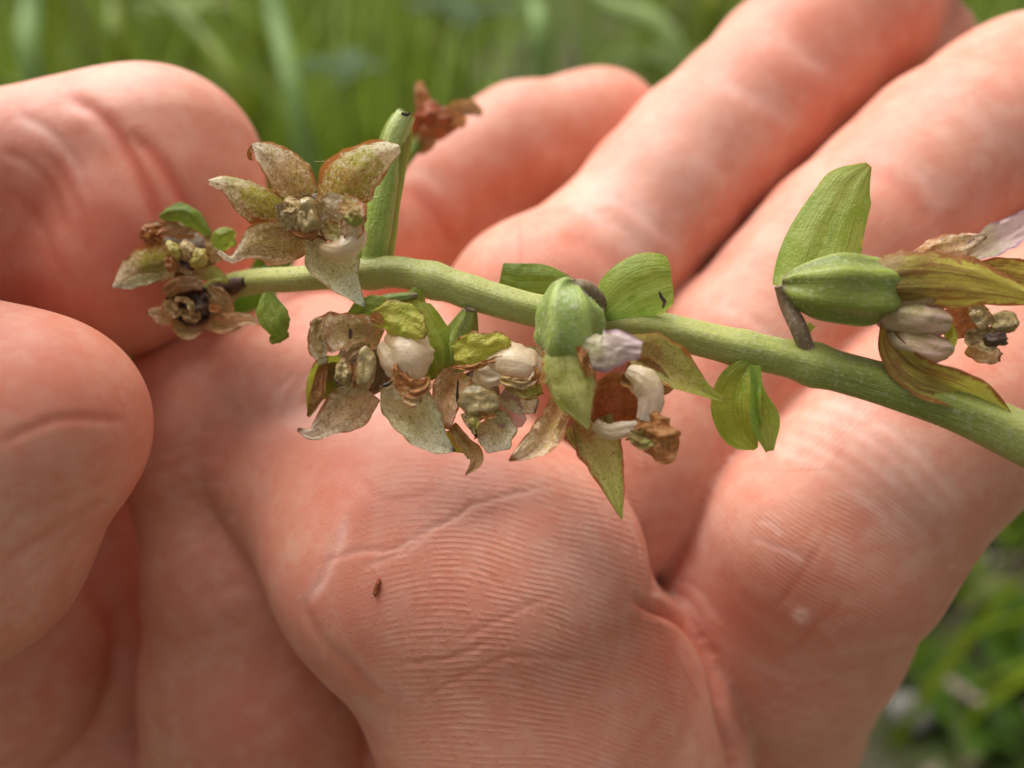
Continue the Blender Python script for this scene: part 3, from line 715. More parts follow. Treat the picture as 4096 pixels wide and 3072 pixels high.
M['hair'] = petal_mat('pale_hair', (0.52, 0.55, 0.36), (0.6, 0.6, 0.45), transl=0.4, rough=0.5)

# ------------------------------------------------------------------ plant shapes
UNIT = 0.0
def place(pts, conv, z):
    out = []
    for q in pts:
        x, y = conv(q[0], q[1])
        out.append(mm(x, y, z + (q[2] if len(q) > 2 else 0.0)))
    return np.array(out)

def petal(name, parent, conv, scale, z, pts, widths, mat, cup=0.12, roll=0.0, wrinkle=0.34, ragged=0.16, curl=0.0, seed=0, nu=15, nv=26, thick=0.0, label=None, twist=0.0):
    """blade along pts (zoom pixels, depth offset mm), widths in zoom pixels; conv/scale turn zoom pixels into picture pixels"""
    c = catmull(place(pts, conv, z), nv)
    w = lerp_list(widths, nv) / scale * 1.13
    w = w * c[:, 2] / FPX
    T = unit(np.gradient(c, axis=0))
    view = unit(c)
    side = unit(np.cross(T, view)); nor = unit(np.cross(side, T))
    nor *= np.where((nor * view).sum(1, keepdims=True) > 0, -1.0, 1.0)
    tv = np.linspace(0, 1, nv)
    ro = np.radians(roll + twist * tv)[:, None]
    sd = side * np.cos(ro) + nor * np.sin(ro); nn = -side * np.sin(ro) + nor * np.cos(ro)
    V = []; UV = []
    L = np.linalg.norm(np.diff(c, axis=0), axis=1).sum()
    wm = w.max() + 1e-6
    for j in range(nv):
        for i in range(nu):
            s = 2.0 * i / (nu - 1) - 1.0
            e = 1.0 + ragged * (nz(s * 2.1 + seed * 7.1, tv[j] * 7.0, seed) + 0.6 * nz(seed * 3.3 + (s > 0) * 9, tv[j] * 17.0, 2.0)) * abs(s) ** 3
            a = s * w[j] * 0.5 * e
            h = cup * w[j] * (s * s - 0.35) - 0.05 * w[j] * math.exp(-(s * 4.5) ** 2)
            h += 1.5 * wrinkle * (0.55 * nz(s * 1.6 + seed, tv[j] * 3.2, seed * 1.7) + 0.30 * nz(s * 3.6, tv[j] * 7.5 + seed, seed) * (0.4 + abs(s)) + 0.2 * nz(s * 7, tv[j] * 13.0, seed + 5)) * (0.35 + 0.65 * w[j] / wm)
            h += curl * abs(s) ** 4 * w[j] * 0.5
            V.append(c[j] + sd[j] * a + nn[j] * h); UV.append((i / (nu - 1), tv[j]))
    F = [(j * nu + i, j * nu + i + 1, (j + 1) * nu + i + 1, (j + 1) * nu + i) for j in range(nv - 1) for i in range(nu - 1)]
    o = build(name, to_world(np.array(V)), F, M[mat], parent, UV, thick=thick, sub=1)
    if label: o['label'] = label
    return o

def tube(name, parent, conv, scale, z, pts, radii, mat, ribs=0, rib_amp=0.0, n=40, seg=30, label=None, lump=0.0, seed=0, caps=True, flat=1.0):
    c = catmull(place(pts, conv, z), n)
    r = lerp_list(radii, n) / scale * c[:, 2] / FPX
    T = unit(np.gradient(c, axis=0)); view = unit(c)
    side = unit(np.cross(T, view)); nor = unit(np.cross(side, T))
    V = []; UV = []
    for j in range(n):
        for i in range(seg + 1):
            a = 2 * math.pi * i / seg
            rr = r[j] * (1.0 + rib_amp * (abs(math.cos(a * ribs / 2.0)) ** 3 - 0.4 if ribs else 0.0))
            rr += lump * nz(math.cos(a) * 1.3 + seed, math.sin(a) * 1.3, j * 0.07 + seed)
            V.append(c[j] + side[j] * math.cos(a) * rr + nor[j] * math.sin(a) * rr * flat); UV.append((i / seg, j / (n - 1)))
    k = seg + 1
    F = [(j * k + i, j * k + i + 1, (j + 1) * k + i + 1, (j + 1) * k + i) for j in range(n - 1) for i in range(seg)]
    if caps:
        for j, flip in ((0, False), (n - 1, True)):
            V.append(c[j]); UV.append((0.5, j / (n - 1))); q = len(V) - 1
            F += [(q, j * k + i, j * k + i + 1) if not flip else (q, j * k + i + 1, j * k + i) for i in range(seg)]
    o = build(name, to_world(np.array(V)), F, M[mat], parent, UV)
    if label: o['label'] = label
    return o

def blob(name, parent, conv, scale, z, cx, cy, rx, ry, rz_mm, mat, ang=0.0, lump=0.18, dz=0.0, seed=0, dent=0.0, label=None, seg=28, ring=18, power=2.0):
    x, y = conv(cx, cy); c = mm(x, y, z + dz)
    k = c[2] / FPX / scale
    ca, sa = math.cos(math.radians(ang)), math.sin(math.radians(ang))
    V = []; UV = []; F = []
    for j in range(ring + 1):
        th = math.pi * j / ring
        for i in range(seg):
            ph = 2 * math.pi * i / seg
            d = (math.sin(th) * math.cos(ph), math.sin(th) * math.sin(ph), -math.cos(th))
            if power != 2.0:
                q = (abs(d[0]) ** power + abs(d[1]) ** power + abs(d[2]) ** power) ** (1 / power)
                d = (d[0] / q, d[1] / q, d[2] / q)
            f = 1.0 + lump * (nz(d[0] * 1.7 + seed, d[1] * 1.7, d[2] * 1.7 + seed) + 0.5 * nz(d[0] * 4 + seed, d[1] * 4, d[2] * 4))
            ex, ey, ez = d[0] * f * rx * k, d[1] * f * ry * k, d[2] * f * rz_mm
            if dent: ez += dent * rz_mm * math.exp(-((d[0] * 1.6) ** 2 + (d[1] * 1.6) ** 2) * 1.5) * (d[2] < 0)
            V.append(c + np.array((ex * ca - ey * sa, ex * sa + ey * ca, ez))); UV.append((0.5 + 0.5 * d[0] * 0.98, 0.5 + 0.5 * d[1]))
    for j in range(ring):
        for i in range(seg):
            F.append((j * seg + i, j * seg + (i + 1) % seg, (j + 1) * seg + (i + 1) % seg, (j + 1) * seg + i))
    o = build(name, to_world(np.array(V)), F, M[mat], parent, UV, sub=1)
    if label: o['label'] = label
    return o

def bowl(name, parent, conv, scale, z, cx, cy, rx, ry, depth_mm, mat, ang=0.0, tilt=(0.0, 0.0), lo=0.0, hi=360.0, rim=0.2, dz=0.0, seed=0, label=None, thick=0.00035, cover=0.62, flare=0.0):
    """open shell bulging away from the camera (depth_mm > 0) or towards it (< 0)"""
    x, y = conv(cx, cy); c = mm(x, y, z + dz); k = c[2] / FPX / scale
    ca, sa = math.cos(math.radians(ang)), math.sin(math.radians(ang))
    na, nr = 40, 14
    V = []; UV = []; F = []
    full = abs(hi - lo) >= 359.9
    for j in range(nr):
        t = j / (nr - 1)
        for i in range(na + 1):
            a = math.radians(lo + (hi - lo) * i / na)
            th = t * cover * math.pi
            rr = math.sin(th) if th < math.pi / 2 else 1.0 - (1.0 - math.sin(th)) * (1 - flare)
            dd = math.cos(th)
            e = 1 + rim * t * t * (nz(math.cos(a) * 2 + seed, math.sin(a) * 2, seed) + 0.5 * nz(math.cos(a) * 6, math.sin(a) * 6, seed + 3))
            ex, ey = rr * math.cos(a) * rx * k * e, rr * math.sin(a) * ry * k * e
            ez = dd * depth_mm * (1.0 + 0.15 * (e - 1)) + ex * tilt[0] + ey * tilt[1] + 0.1 * nz(ex * 2, ey * 2, seed + t)
            V.append(c + np.array((ex * ca - ey * sa, ex * sa + ey * ca, ez))); UV.append((0.1 + 0.8 * (i / na), t))
    for j in range(nr - 1):
        for i in range(na):
            F.append((j * (na + 1) + i, j * (na + 1) + i + 1, (j + 1) * (na + 1) + i + 1, (j + 1) * (na + 1) + i))
    o = build(name, to_world(np.array(V)), F, M[mat], parent, UV, sub=1)
    if label: o['label'] = label
    return o

S1, S2, S3, S5, S6 = 6.637, 4.9156, 5.106, 10.7, 9.48
qp = lambda x, y: (x, y)

# ------------------------------------------------------------------ the flower spike
spike = empty('orchid_spike', to_world(mm(1180, 520, 56.0)))
tag(spike, 'withering orchid spike, green stem with drooping brownish flowers and leafy bracts, held across the palm', 'flower spike')

STEM = [(176, 312, 14), (205, 296, 12), (245, 283, 8.6), (300, 279, 4.2), (360, 274, 2.6), (400, 273, 2), (440, 283, 1.2), (490, 299, 0.6), (540, 312, 0.2), (600, 320, 0.0), (660, 330, -0.4),
        (740, 349, -0.8), (800, 362, -1.2), (880, 384, -1.8), (960, 411, -2.4), (1024, 440, -2.8), (1100, 482, -3), (1180, 540, -2)]
RAD = [9, 11, 12, 12.5, 13.5, 15.5, 16, 16.5, 16.5, 17, 17, 18, 19, 21, 23, 25, 27, 28]
def make_stem():
    n = 150; seg = 26
    c = catmull(place(STEM, qp, 60.0), n); r = lerp_list(RAD, n) * c[:, 2] / FPX
    # beyond the picture the stem bends down and stands in the ground
    wtail = catmull(np.vstack((to_world(c[-3:-1]), to_world(c[-1])[None] + np.array([(0.02, -0.004, -0.02), (0.055, 0.0, -0.10), (0.075, 0.02, -0.25)]), np.array([[to_world(c[-1])[0] + 0.08, to_world(c[-1])[1] + 0.03, -0.01]]))), 40)
    W = np.vstack((to_world(c), wtail[14:])); R = np.concatenate((r, np.full(len(wtail) - 14, r[-1]))) * 0.001
    T = unit(np.gradient(W, axis=0))
    ref = unit(to_world(c)[0] - np.array((0, 0, CAM_H)))
    V = []; UV = []
    for j in range(len(W)):
        s = unit(np.cross(T[j], ref)); q = np.cross(s, T[j])
        for i in range(seg + 1):
            a = 2 * math.pi * i / seg
            rr = R[j] * (1 + 0.05 * math.cos(a * 5 + 1.0) + 0.05 * nz(j * 0.16, math.cos(a), math.sin(a)))
            for nx_, ny_, amp in ((372, 270, 0.25), (434, 284, 0.22), (470, 296, 0.1), (640, 328, 0.15), (812, 366, 0.2), (742, 352, 0.12)):
                if j < n:
                    px, py = to_px(c[j]); rr += R[j] * amp * math.exp(-((px - nx_) / 13.0) ** 2)
            V.append(W[j] + s * math.cos(a) * rr + q * math.sin(a) * rr); UV.append((i / seg, j / 30.0))
    k = seg + 1
    F = [(j * k + i, j * k + i + 1, (j + 1) * k + i + 1, (j + 1) * k + i) for j in range(len(W) - 1) for i in range(seg)]
    st = build('stem', V, F, M['stem'], spike, UV)
    # down on the stem
    rng = random.Random(5); HV = []; HF = []
    V = np.array(V).reshape(len(W), k, 3)
    for _ in range(9000):
        j = rng.randrange(12, n - 1); i = rng.randrange(seg)
        base = V[j, i] * (1 - rng.random()) + V[j, i] * 0 if False else V[j, i] + (V[j, i + 1] - V[j, i]) * rng.random() + (V[j + 1, i] - V[j, i]) * rng.random()
        ax = W[j] + (W[j + 1] - W[j]) * 0.5
        out = unit(base - ax); t = T[j]
        d = unit(out + t * rng.uniform(-0.9, 0.9) + np.array([rng.uniform(-.4, .4) for _ in range(3)]))
        L = rng.uniform(0.00014, 0.00042); wd = 0.000015
        s = unit(np.cross(d, t)) * wd
        q = len(HV); HV += [base - s, base + s, base + d * L]; HF.append((q, q + 1, q + 2))
    hair = build('stem_hairs', HV, HF, M['hair'], spike, None, smooth=False); hair['kind'] = 'stuff'
make_stem()

def fuzz(parent, obj_name_mesh, count, seed, length=(0.0001, 0.00028)):
    """short pale hairs on a tube or ovary"""
    o = obj_name_mesh; me = o.data; rng = random.Random(seed)
    n = len(me.polygons); HV = []; HF = []
    base_o = np.array(ORIGIN[o.name])
    for _ in range(count):
        p = me.polygons[rng.randrange(n)]
        vs = [np.array(me.vertices[i].co) for i in p.vertices]
        w = [rng.random() + 0.05 for _ in vs]; tw = sum(w)
        b = sum(v * (x / tw) for v, x in zip(vs, w)) + base_o
        nrm = np.array(p.normal); ctr = b - base_o
        d = unit(nrm * (1 if True else -1) + np.array([rng.uniform(-.7, .7) for _ in range(3)]))
        d = unit(d)
        s = unit(np.cross(d, np.array((0.3, 0.5, 0.8)))) * 0.000015; L = rng.uniform(*length)
        q = len(HV); HV += [b - s, b + s, b + d * L, b - d * L * 0.9]; HF += [(q, q + 1, q + 2), (q + 1, q, q + 3)]
    h = build('fine_hairs', HV, HF, M['hair'], parent, None, smooth=False); h['kind'] = 'stuff'

# ---- flower 1, the open star
Z = 58.6
def flower_core(conv, scale, z, cx, cy, rx, ry, rz, mat, label, seed=0, dz=1.2):
    f = blob('flower', spike, conv, scale, z, cx, cy, rx, ry, rz, mat, dz=dz, seed=seed, lump=0.12)
    f['label'] = label
    return f
f = flower_core(q1, S1, Z, 1400, 790, 190, 170, 1.2, 'core', 'wide open star-shaped flower with five mottled petals, at the upper left', 1, dz=1.6)
P1 = dict(parent=f, conv=q1, scale=S1, z=Z)
petal('sepal', pts=[(1230, 745, .7), (1090, 680, .2), (960, 610, -.4), (850, 552, -.8), (725, 543, -.4)], widths=[140, 240, 205, 115, 30], mat='mottled_green', cup=0.42, curl=.2, seed=1, label='olive sepal with rusty margin', roll=-18, **P1)
petal('petal', pts=[(1380, 650, .6), (1270, 530, .3), (1175, 430, -.2), (1085, 345, -.5), (1008, 292, -.6)], widths=[170, 250, 215, 125, 10], mat='mottled', cup=0.28, curl=.2, seed=2, roll=10, **P1)
petal('sepal', pts=[(1540, 720, .4), (1640, 560, 0), (1750, 445, -.4), (1870, 360, -.9), (1990, 318, -1.2)], widths=[190, 310, 290, 195, 50], mat='mottled_green', cup=0.40, seed=3, curl=.25, label='broad sepal with olive base and thin rust edge', **P1)
petal('petal', pts=[(1350, 890, .6), (1190, 945, .1), (1050, 955, -.2), (950, 1010, -.5), (870, 1058, -.8), (785, 1003, -1.1)], widths=[200, 270, 220, 95, 44, 30], mat='mottled', cup=0.2, curl=.25, seed=4, wrinkle=.4, **P1)
petal('petal', pts=[(1540, 950, .5), (1555, 1070, 0), (1610, 1180, -.2), (1680, 1280, -.4), (1765, 1378, -.3)], widths=[320, 320, 235, 115, 6], mat='pale', cup=0.25, curl=.15, seed=5, **P1)
petal('petal', pts=[(1015, 310, -.6), (990, 350, -.8), (1000, 385, -.6), (1020, 395, -.5)], widths=[30, 30, 26, 10], mat='rust', seed=6, nu=7, nv=12, label='tiny curled rusty petal tip', **P1)
st = blob('column', f, q1, S1, Z, 1385, 775, 70, 122, 1.0, 'stigma', ang=-8, lump=.28, dz=-1.0, seed=3, dent=.45, power=2.4)
petal('anther', pts=[(1240, 650, -1.2), (1290, 720, -1.6), (1280, 800, -1.6), (1270, 870, -1.3)], widths=[60, 120, 130, 70], mat='anther', seed=7, wrinkle=.6, cup=-.2, ragged=.4, **P1)
petal('anther', pts=[(1185, 690, -.9), (1205, 760, -1.3), (1235, 830, -1.2)], widths=[50, 66, 34], mat='core', seed=8, wrinkle=.3, ragged=.5, nv=14, **P1)
petal('anther_rim', pts=[(1250, 860, -1.4), (1330, 900, -1.5), (1410, 900, -1.3), (1450, 840, -1.2)], widths=[20, 40, 36, 14], mat='rust', seed=9, wrinkle=.3, ragged=.4, **P1)
petal('lip_hollow', pts=[(1500, 650, .2), (1510, 760, .3), (1500, 900, .2)], widths=[120, 190, 150], mat='mottled', seed=10, cup=.2, **P1)
petal('lip', pts=[(1425, 930, -.2), (1500, 985, -1.2), (1620, 985, -1.7), (1715, 900, -1.3), (1735, 830, -.8)], widths=[50, 110, 150, 120, 40], mat='lip', seed=2, cup=-.5, wrinkle=.14, **P1)
petal('lip_hollow', pts=[(1480, 830, -.6), (1560, 880, -1.0), (1640, 890, -1.0)], widths=[90, 120, 70], mat='mottled_green', seed=17, nv=14, wrinkle=.4, **P1)
petal('lip_lobe', pts=[(1470, 650, -.8), (1530, 670, -1.2), (1590, 720, -1.2), (1620, 780, -1.0)], widths=[40, 110, 120, 60], mat='lip', seed=11, cup=-.25, **P1)
petal('lip_tip', pts=[(1610, 650, -1.5), (1670, 720, -1.9), (1680, 830, -1.9), (1650, 930, -1.5)], widths=[70, 130, 150, 60], mat='pinkish', seed=12, wrinkle=.7, ragged=.35, **P1)
blob('lip_boss', f, q1, S1, Z, 1690, 785, 62, 46, .5, 'sepal_speck', dz=-1.9, lump=.4, seed=6)

# ---- bract standing up behind the star flower
petal('bract', spike, q1, S1, 62.0, [(1815, 1075), (1830, 880), (1880, 640), (1935, 400), (1975, 230), (2010, 95)], [230, 250, 215, 190, 190, 120], 'bract', cup=-.45, seed=13, wrinkle=.08, ragged=.02, label='long rolled green bract standing up behind the star flower')
tube('ovary', spike, q1, S1, 62.4, [(1812, 1085), (1840, 860), (1885, 600), (1930, 370), (1975, 210), (2035, 90)], [84, 96, 88, 78, 80, 66], 'bract_tube', n=30, seg=20)
petal('bract_tip', spike, q1, S1, 61.2, [(2000, 90), (2040, 100), (2060, 84)], [18, 16, 8], 'dark', wrinkle=.05, seed=14, nv=8, nu=6)

# ---- flower 2, hooded, below the stem
Z = 58.4
f = flower_core(q2, S2, Z, 440, 580, 150, 140, 1.4, 'core', 'ragged flower with white lip and brown column hanging left of the middle', 2, dz=1.8)
P2 = dict(parent=f, conv=q2, scale=S2, z=Z)
tube('pedicel', f, q2, S2, Z + 1.6, [(700, 225), (620, 235), (540, 262), (470, 330), (440, 430)], [16, 24, 40, 70, 70], 'ovary', ribs=6, rib_amp=.12)
petal('sepal', pts=[(365, 330, .4), (430, 300, .2), (520, 290, .2), (560, 300, .3)], widths=[40, 110, 120, 50], mat='bract', seed=20, cup=-.2, label='green back of the flower', **P2)
petal('petal', pts=[(520, 440, .2), (430, 405, -.2), (340, 400, -.5), (260, 410, -.9), (215, 440, -1.2)], widths=[90, 150, 160, 170, 150], mat='pinkish', seed=21, cup=.25, wrinkle=.5, **P2)
petal('petal', pts=[(215, 340, -1.2), (205, 420, -1.6), (215, 500, -1.4), (240, 560, -1.0)], widths=[50, 70, 80, 40], mat='mottled', seed=22, wrinkle=.5, ragged=.3, **P2)
petal('sepal', pts=[(330, 560, .6), (240, 600, 0), (190, 690, -.5), (165, 820, -.8)], widths=[130, 180, 120, 12], mat='sepal_lime', seed=23, cup=.35, roll=-35, label='green side sepal with rust inner edge', **P2)
petal('sepal', pts=[(250, 520, -.6), (225, 620, -1.0), (205, 720, -1.1), (160, 815, -.9)], widths=[24, 50, 60, 10], mat='rust', seed=24, **P2)
petal('petal', pts=[(330, 560, .8), (300, 660, .6), (260, 740, .3)], widths=[150, 150, 80], mat='brown', seed=25, **P2)
petal('petal', pts=[(450, 680, .4), (360, 780, 0), (260, 850, -.3), (185, 905, -.6), (110, 882, -.8)], widths=[165, 195, 125, 55, 16], mat='creamy', seed=26, wrinkle=.5, cup=.1, **P2)
petal('petal', pts=[(560, 640, .5), (650, 760, 0), (735, 870, -.3), (810, 950, -.4), (888, 988, -.2)], widths=[100, 225, 205, 105, 6], mat='pale', seed=27, cup=.25, wrinkle=.3, nv=32, **P2)
petal('sepal', pts=[(480, 335, -.8), (560, 330, -1.3), (640, 350, -1.6), (700, 395, -1.5), (745, 420, -1.3)], widths=[70, 150, 160, 110, 30], mat='sepal_lime', seed=28, wrinkle=.55, ragged=.25, cup=-.15, label='crinkled yellow-green sepal', **P2)
petal('sepal', pts=[(470, 345, -1.4), (500, 335, -1.7), (530, 365, -1.5)], widths=[30, 56, 20], mat='rust', seed=29, nv=12, **P2)
blob('column', f, q2, S2, Z, 445, 580, 54, 100, .9, 'stigma', ang=4, dz=-.9, seed=7, dent=.45, power=2.4, lump=.28)
petal('anther', pts=[(470, 470, -1.0), (400, 480, -1.4), (355, 540, -1.4), (340, 600, -1.2)], widths=[30, 46, 50, 24], mat='brown', seed=30, wrinkle=.25, ragged=.5, **P2)
petal('anther', pts=[(385, 560, -1.2), (400, 620, -1.4), (395, 680, -1.2)], widths=[40, 44, 20], mat='rust', seed=31, wrinkle=.4, ragged=.4, nv=14, **P2)
blob('anther_cap', f, q2, S2, Z, 338, 605, 46, 62, .7, 'anther', dz=-1.3, lump=.45, seed=4)
petal('anther', pts=[(300, 580, -1.0), (312, 640, -1.2), (350, 662, -1.1)], widths=[20, 34, 20], mat='dark', seed=32, nv=12, **P2)
petal('lip', pts=[(560, 420, -.2), (620, 460, -1.2), (665, 540, -1.7), (680, 640, -1.2)], widths=[130, 210, 215, 110], mat='lip', seed=9, cup=-.5, wrinkle=.14, **P2)
petal('lip_lobe', pts=[(520, 460, -.6), (560, 520, -1.3), (610, 590, -1.5), (640, 660, -1.2)], widths=[60, 110, 110, 40], mat='lip', seed=19, cup=-.4, wrinkle=.14, **P2)
petal('lip_lobe', pts=[(540, 690, -.6), (600, 700, -1.1), (680, 690, -1.0), (735, 640, -.9)], widths=[40, 80, 70, 20], mat='lip', seed=33, cup=-.3, **P2)
petal('lip_tip', pts=[(600, 560, -1.7), (615, 620, -2.0), (660, 680, -2.2), (730, 670, -2.2), (755, 625, -2.0)], widths=[30, 74, 90, 70, 16], mat='rust', seed=34, wrinkle=.6, ragged=.35, **P2)
petal('lip_tip', pts=[(640, 690, -2.0), (680, 730, -2.1), (720, 730, -1.9)], widths=[50, 76, 30], mat='pinkish', seed=35, wrinkle=.5, ragged=.4, nv=14, **P2)
petal('petal', pts=[(368, 386, -.75), (372, 415, -.75), (368, 440, -.7)], widths=[10, 18, 8], mat='dark', wrinkle=.05, seed=36, nv=8, nu=6, label='black mark on the upper petal', **P2)
petal('bract', spike, q2, S2, 59.6, [(705, 190, .4), (680, 270, .4), (735, 390, 0), (785, 510, -.2), (805, 640, .2)], [50, 130, 175, 185, 30], 'bract', cup=-.3, seed=37, wrinkle=.15, ragged=.03, roll=15, label='folded green bract beside the ragged flower')
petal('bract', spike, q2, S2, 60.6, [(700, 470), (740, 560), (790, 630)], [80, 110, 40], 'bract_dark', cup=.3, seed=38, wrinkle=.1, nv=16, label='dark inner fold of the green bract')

# ---- flower 3, the small drooping one in the middle
Z = 59.2
f = flower_core(q2, S2, Z, 1000, 700, 110, 120, 1.2, 'core', 'small drooping flower with a crinkled green cap, middle of the row under the stem', 3, dz=1.6)
P3 = dict(parent=f, conv=q2, scale=S2, z=Z)
tube('ovary', f, q2, S2, Z + 1.4, [(960, 285, -1), (945, 340, -.6), (915, 430), (890, 520), (900, 600)], [30, 52, 82, 78, 50], 'ovary_dark', ribs=6, rib_amp=.14)
petal('sepal', pts=[(880, 520, -.4), (950, 500, -1.1), (1030, 490, -1.4), (1105, 480, -1.2), (1140, 510, -1.0)], widths=[110, 165, 150, 130, 40], mat='sepal_lime', seed=40, wrinkle=.6, ragged=.22, cup=-.12, label='crinkled yellow-green sepal with brown lower edge', **P3)
petal('sepal', pts=[(875, 575, -1.0), (960, 578, -1.5), (1060, 545, -1.6), (1140, 525, -1.3)], widths=[16, 26, 24, 24], mat='rust', seed=41, wrinkle=.4, ragged=.6, **P3)
petal('lip', pts=[(1010, 560, -.3), (1100, 560, -1.2), (1210, 580, -1.6), (1310, 640, -1.1)], widths=[110, 180, 200, 140], mat='lip', seed=12, cup=-.5, wrinkle=.14, **P3)
petal('lip_lobe', pts=[(1180, 500, -.4), (1230, 560, -1.5), (1250, 640, -1.6)], widths=[60, 130, 110], mat='lip', seed=18, cup=-.4, **P3)
petal('petal', pts=[(980, 600, -.8), (1050, 620, -1.3), (1130, 620, -1.3)], widths=[90, 100, 60], mat='lip', seed=42, cup=-.2, ragged=.25, nv=16, **P3)
petal('petal', pts=[(1170, 505, .6), (1250, 520, .2), (1310, 570, 0), (1330, 640, 0)], widths=[40, 90, 120, 90], mat='pale', seed=43, cup=.2, **P3)
petal('lip_tip', pts=[(1110, 635, -1.6), (1180, 655, -2.0), (1250, 650, -2.0), (1290, 590, -1.8)], widths=[50, 50, 46, 30], mat='pinkish', seed=44, wrinkle=.5, ragged=.35, **P3)
petal('lip_tip', pts=[(1140, 660, -1.6), (1200, 690, -1.8), (1260, 690, -1.8), (1310, 670, -1.6)], widths=[40, 70, 90, 70], mat='sepal_speck', seed=45, wrinkle=.6, ragged=.4, **P3)
petal('lip_tip', pts=[(1270, 660, -1.9), (1290, 620, -2.1), (1282, 580, -2.0)], widths=[40, 36, 12], mat='rust', seed=46, nv=12, **P3)
petal('petal', pts=[(1120, 690, .4), (1200, 740, .2), (1290, 770, .1)], widths=[90, 120, 60], mat='pale', seed=47, nv=16, **P3)
petal('petal', pts=[(930, 600, .6), (870, 670, .2), (840, 760, 0), (830, 880, .1)], widths=[100, 150, 120, 60], mat='pinkish', seed=48, cup=.3, wrinkle=.5, **P3)
petal('petal', pts=[(860, 620, .9), (815, 680, .8), (790, 760, .8)], widths=[40, 60, 20], mat='lilac', seed=49, nv=14, **P3)
petal('petal', pts=[(900, 640, -.2), (896, 720, -.3), (900, 770, -.2)], widths=[7, 13, 6], mat='dark', wrinkle=.1, seed=50, nv=10, nu=7, **P3)
blob('column', f, q2, S2, Z, 1010, 745, 98, 82, .9, 'stigma', ang=6, dz=-.7, seed=15, lump=.34, dent=.35)
petal('anther', pts=[(930, 800, -.9), (950, 850, -1.1), (985, 905, -1.0)], widths=[40, 30, 10], mat='anther', seed=51, nv=14, nu=8, **P3)
petal('anther', pts=[(985, 790, -1.1), (985, 840, -1.3), (990, 885, -1.1)], widths=[60, 56, 24], mat='yellow', seed=52, nv=14, wrinkle=.4, ragged=.4, **P3)
petal('anther', pts=[(940, 800, -.8), (965, 850, -.9), (990, 920, -.8)], widths=[20, 30, 12], mat='dark', seed=53, nv=14, nu=7, **P3)
petal('anther', pts=[(1000, 815, -1.2), (1040, 815, -1.3), (1085, 815, -1.1)], widths=[40, 30, 12], mat='rust', seed=54, nv=12, ragged=.5, **P3)
petal('sepal', pts=[(870, 860, .2), (925, 945, -.1), (985, 1005, -.2), (985, 1050, -.3), (936, 1106, -.4)], widths=[40, 66, 72, 48, 6], mat='brown', seed=55, cup=.3, wrinkle=.3, label='narrow dark withered sepal', **P3)
petal('sepal', pts=[(866, 880, .5), (900, 950, .4), (950, 985, .4)], widths=[50, 80, 30], mat='sepal_lime', seed=56, nv=14, **P3)
petal('petal', pts=[(1030, 830, .2), (1080, 890, -.2), (1100, 990, -.3)], widths=[150, 185, 100], mat='pale', seed=57, wrinkle=.45, ragged=.25, **P3)
petal('petal', pts=[(1080, 740, .4), (1150, 800, .3), (1228, 850, .2)], widths=[150, 150, 40], mat='sheer', seed=58, ragged=.25, nv=18, **P3)

# ---- flower 4, large, right of the middle, with a ribbed ovary
Z = 57.0
f = tube('flower', spike, q2, S2, Z, [(1462, 176, .6), (1440, 215, .2), (1440, 300, -.2), (1452, 390, -.3), (1450, 470, 0), (1440, 520, .4)], [40, 92, 146, 160, 150, 120], 'ovary', ribs=6, rib_amp=.16, lump=.22, n=48, seg=48,
         label='largest flower with a fat ribbed green ovary, hanging in front of the stem')
fuzz(f, f, 2600, 3)
P4 = dict(parent=f, conv=q2, scale=S2, z=Z)
tube('pedicel', f, q2, S2, Z, [(1600, 300, 2.2), (1585, 240, 1.2), (1530, 190, .6), (1465, 175, .5)], [34, 38, 40, 36], 'pedicel', n=24, seg=18)
petal('sepal', pts=[(1425, 470, -1.4), (1440, 590, -2.0), (1480, 720, -2.2), (1540, 880, -2.0)], widths=[195, 235, 195, 14], mat='sepal', seed=60, cup=-.22, wrinkle=.3, label='broad green front sepal', **P4)
petal('petal', pts=[(1520, 470, -2.4), (1600, 500, -3.0), (1690, 480, -3.6), (1800, 490, -4.2)], widths=[130, 180, 150, 70], mat='lilac', seed=61, cup=-.25, wrinkle=.5, label='pale lilac petal tip pointing at the viewer', **P4)
petal('petal', pts=[(1500, 470, -2.3), (1520, 540, -2.5), (1550, 620, -2.4)], widths=[40, 44, 40], mat='rust', seed=62, nv=16, **P4)
petal('sepal', pts=[(1740, 470, .2), (1870, 520, -.2), (1990, 600, -.6), (2100, 680, -1.0), (2215, 740, -1.2)], widths=[110, 195, 165, 72, 14], mat='sepal_speck', seed=63, cup=.30, curl=.25, label='long side sepal reaching right', **P4)
petal('petal', pts=[(1720, 590, .2), (1800, 620, 0), (1900, 660, -.2), (1960, 670, -.3)], widths=[120, 170, 110, 30], mat='brown', seed=64, cup=.2, **P4)
bowl('lip', f, q2, S2, Z, 1690, 760, 150, 160, 2.6, 'cup', dz=-.2, rim=.08, seed=4, cover=.5, label='hollow brown-lined lip')
petal('lip_rim', pts=[(1730, 590, -.9), (1810, 640, -1.6), (1850, 730, -1.8), (1820, 840, -1.6)], widths=[60, 120, 120, 80], mat='lip', seed=65, cup=-.3, wrinkle=.12, **P4)
petal('lip_rim', pts=[(1570, 850, -.8), (1630, 890, -1.2), (1710, 885, -1.4), (1790, 860, -1.4)], widths=[50, 70, 76, 50], mat='lip', seed=66, cup=-.3, wrinkle=.12, **P4)
petal('lip_tip', pts=[(1830, 800, -1.6), (1850, 880, -2.0), (1860, 960, -1.8), (1830, 1000, -1.5)], widths=[70, 190, 225, 120], mat='rust', seed=67, wrinkle=1.0, ragged=.35, cup=-.2, roll=10, **P4)
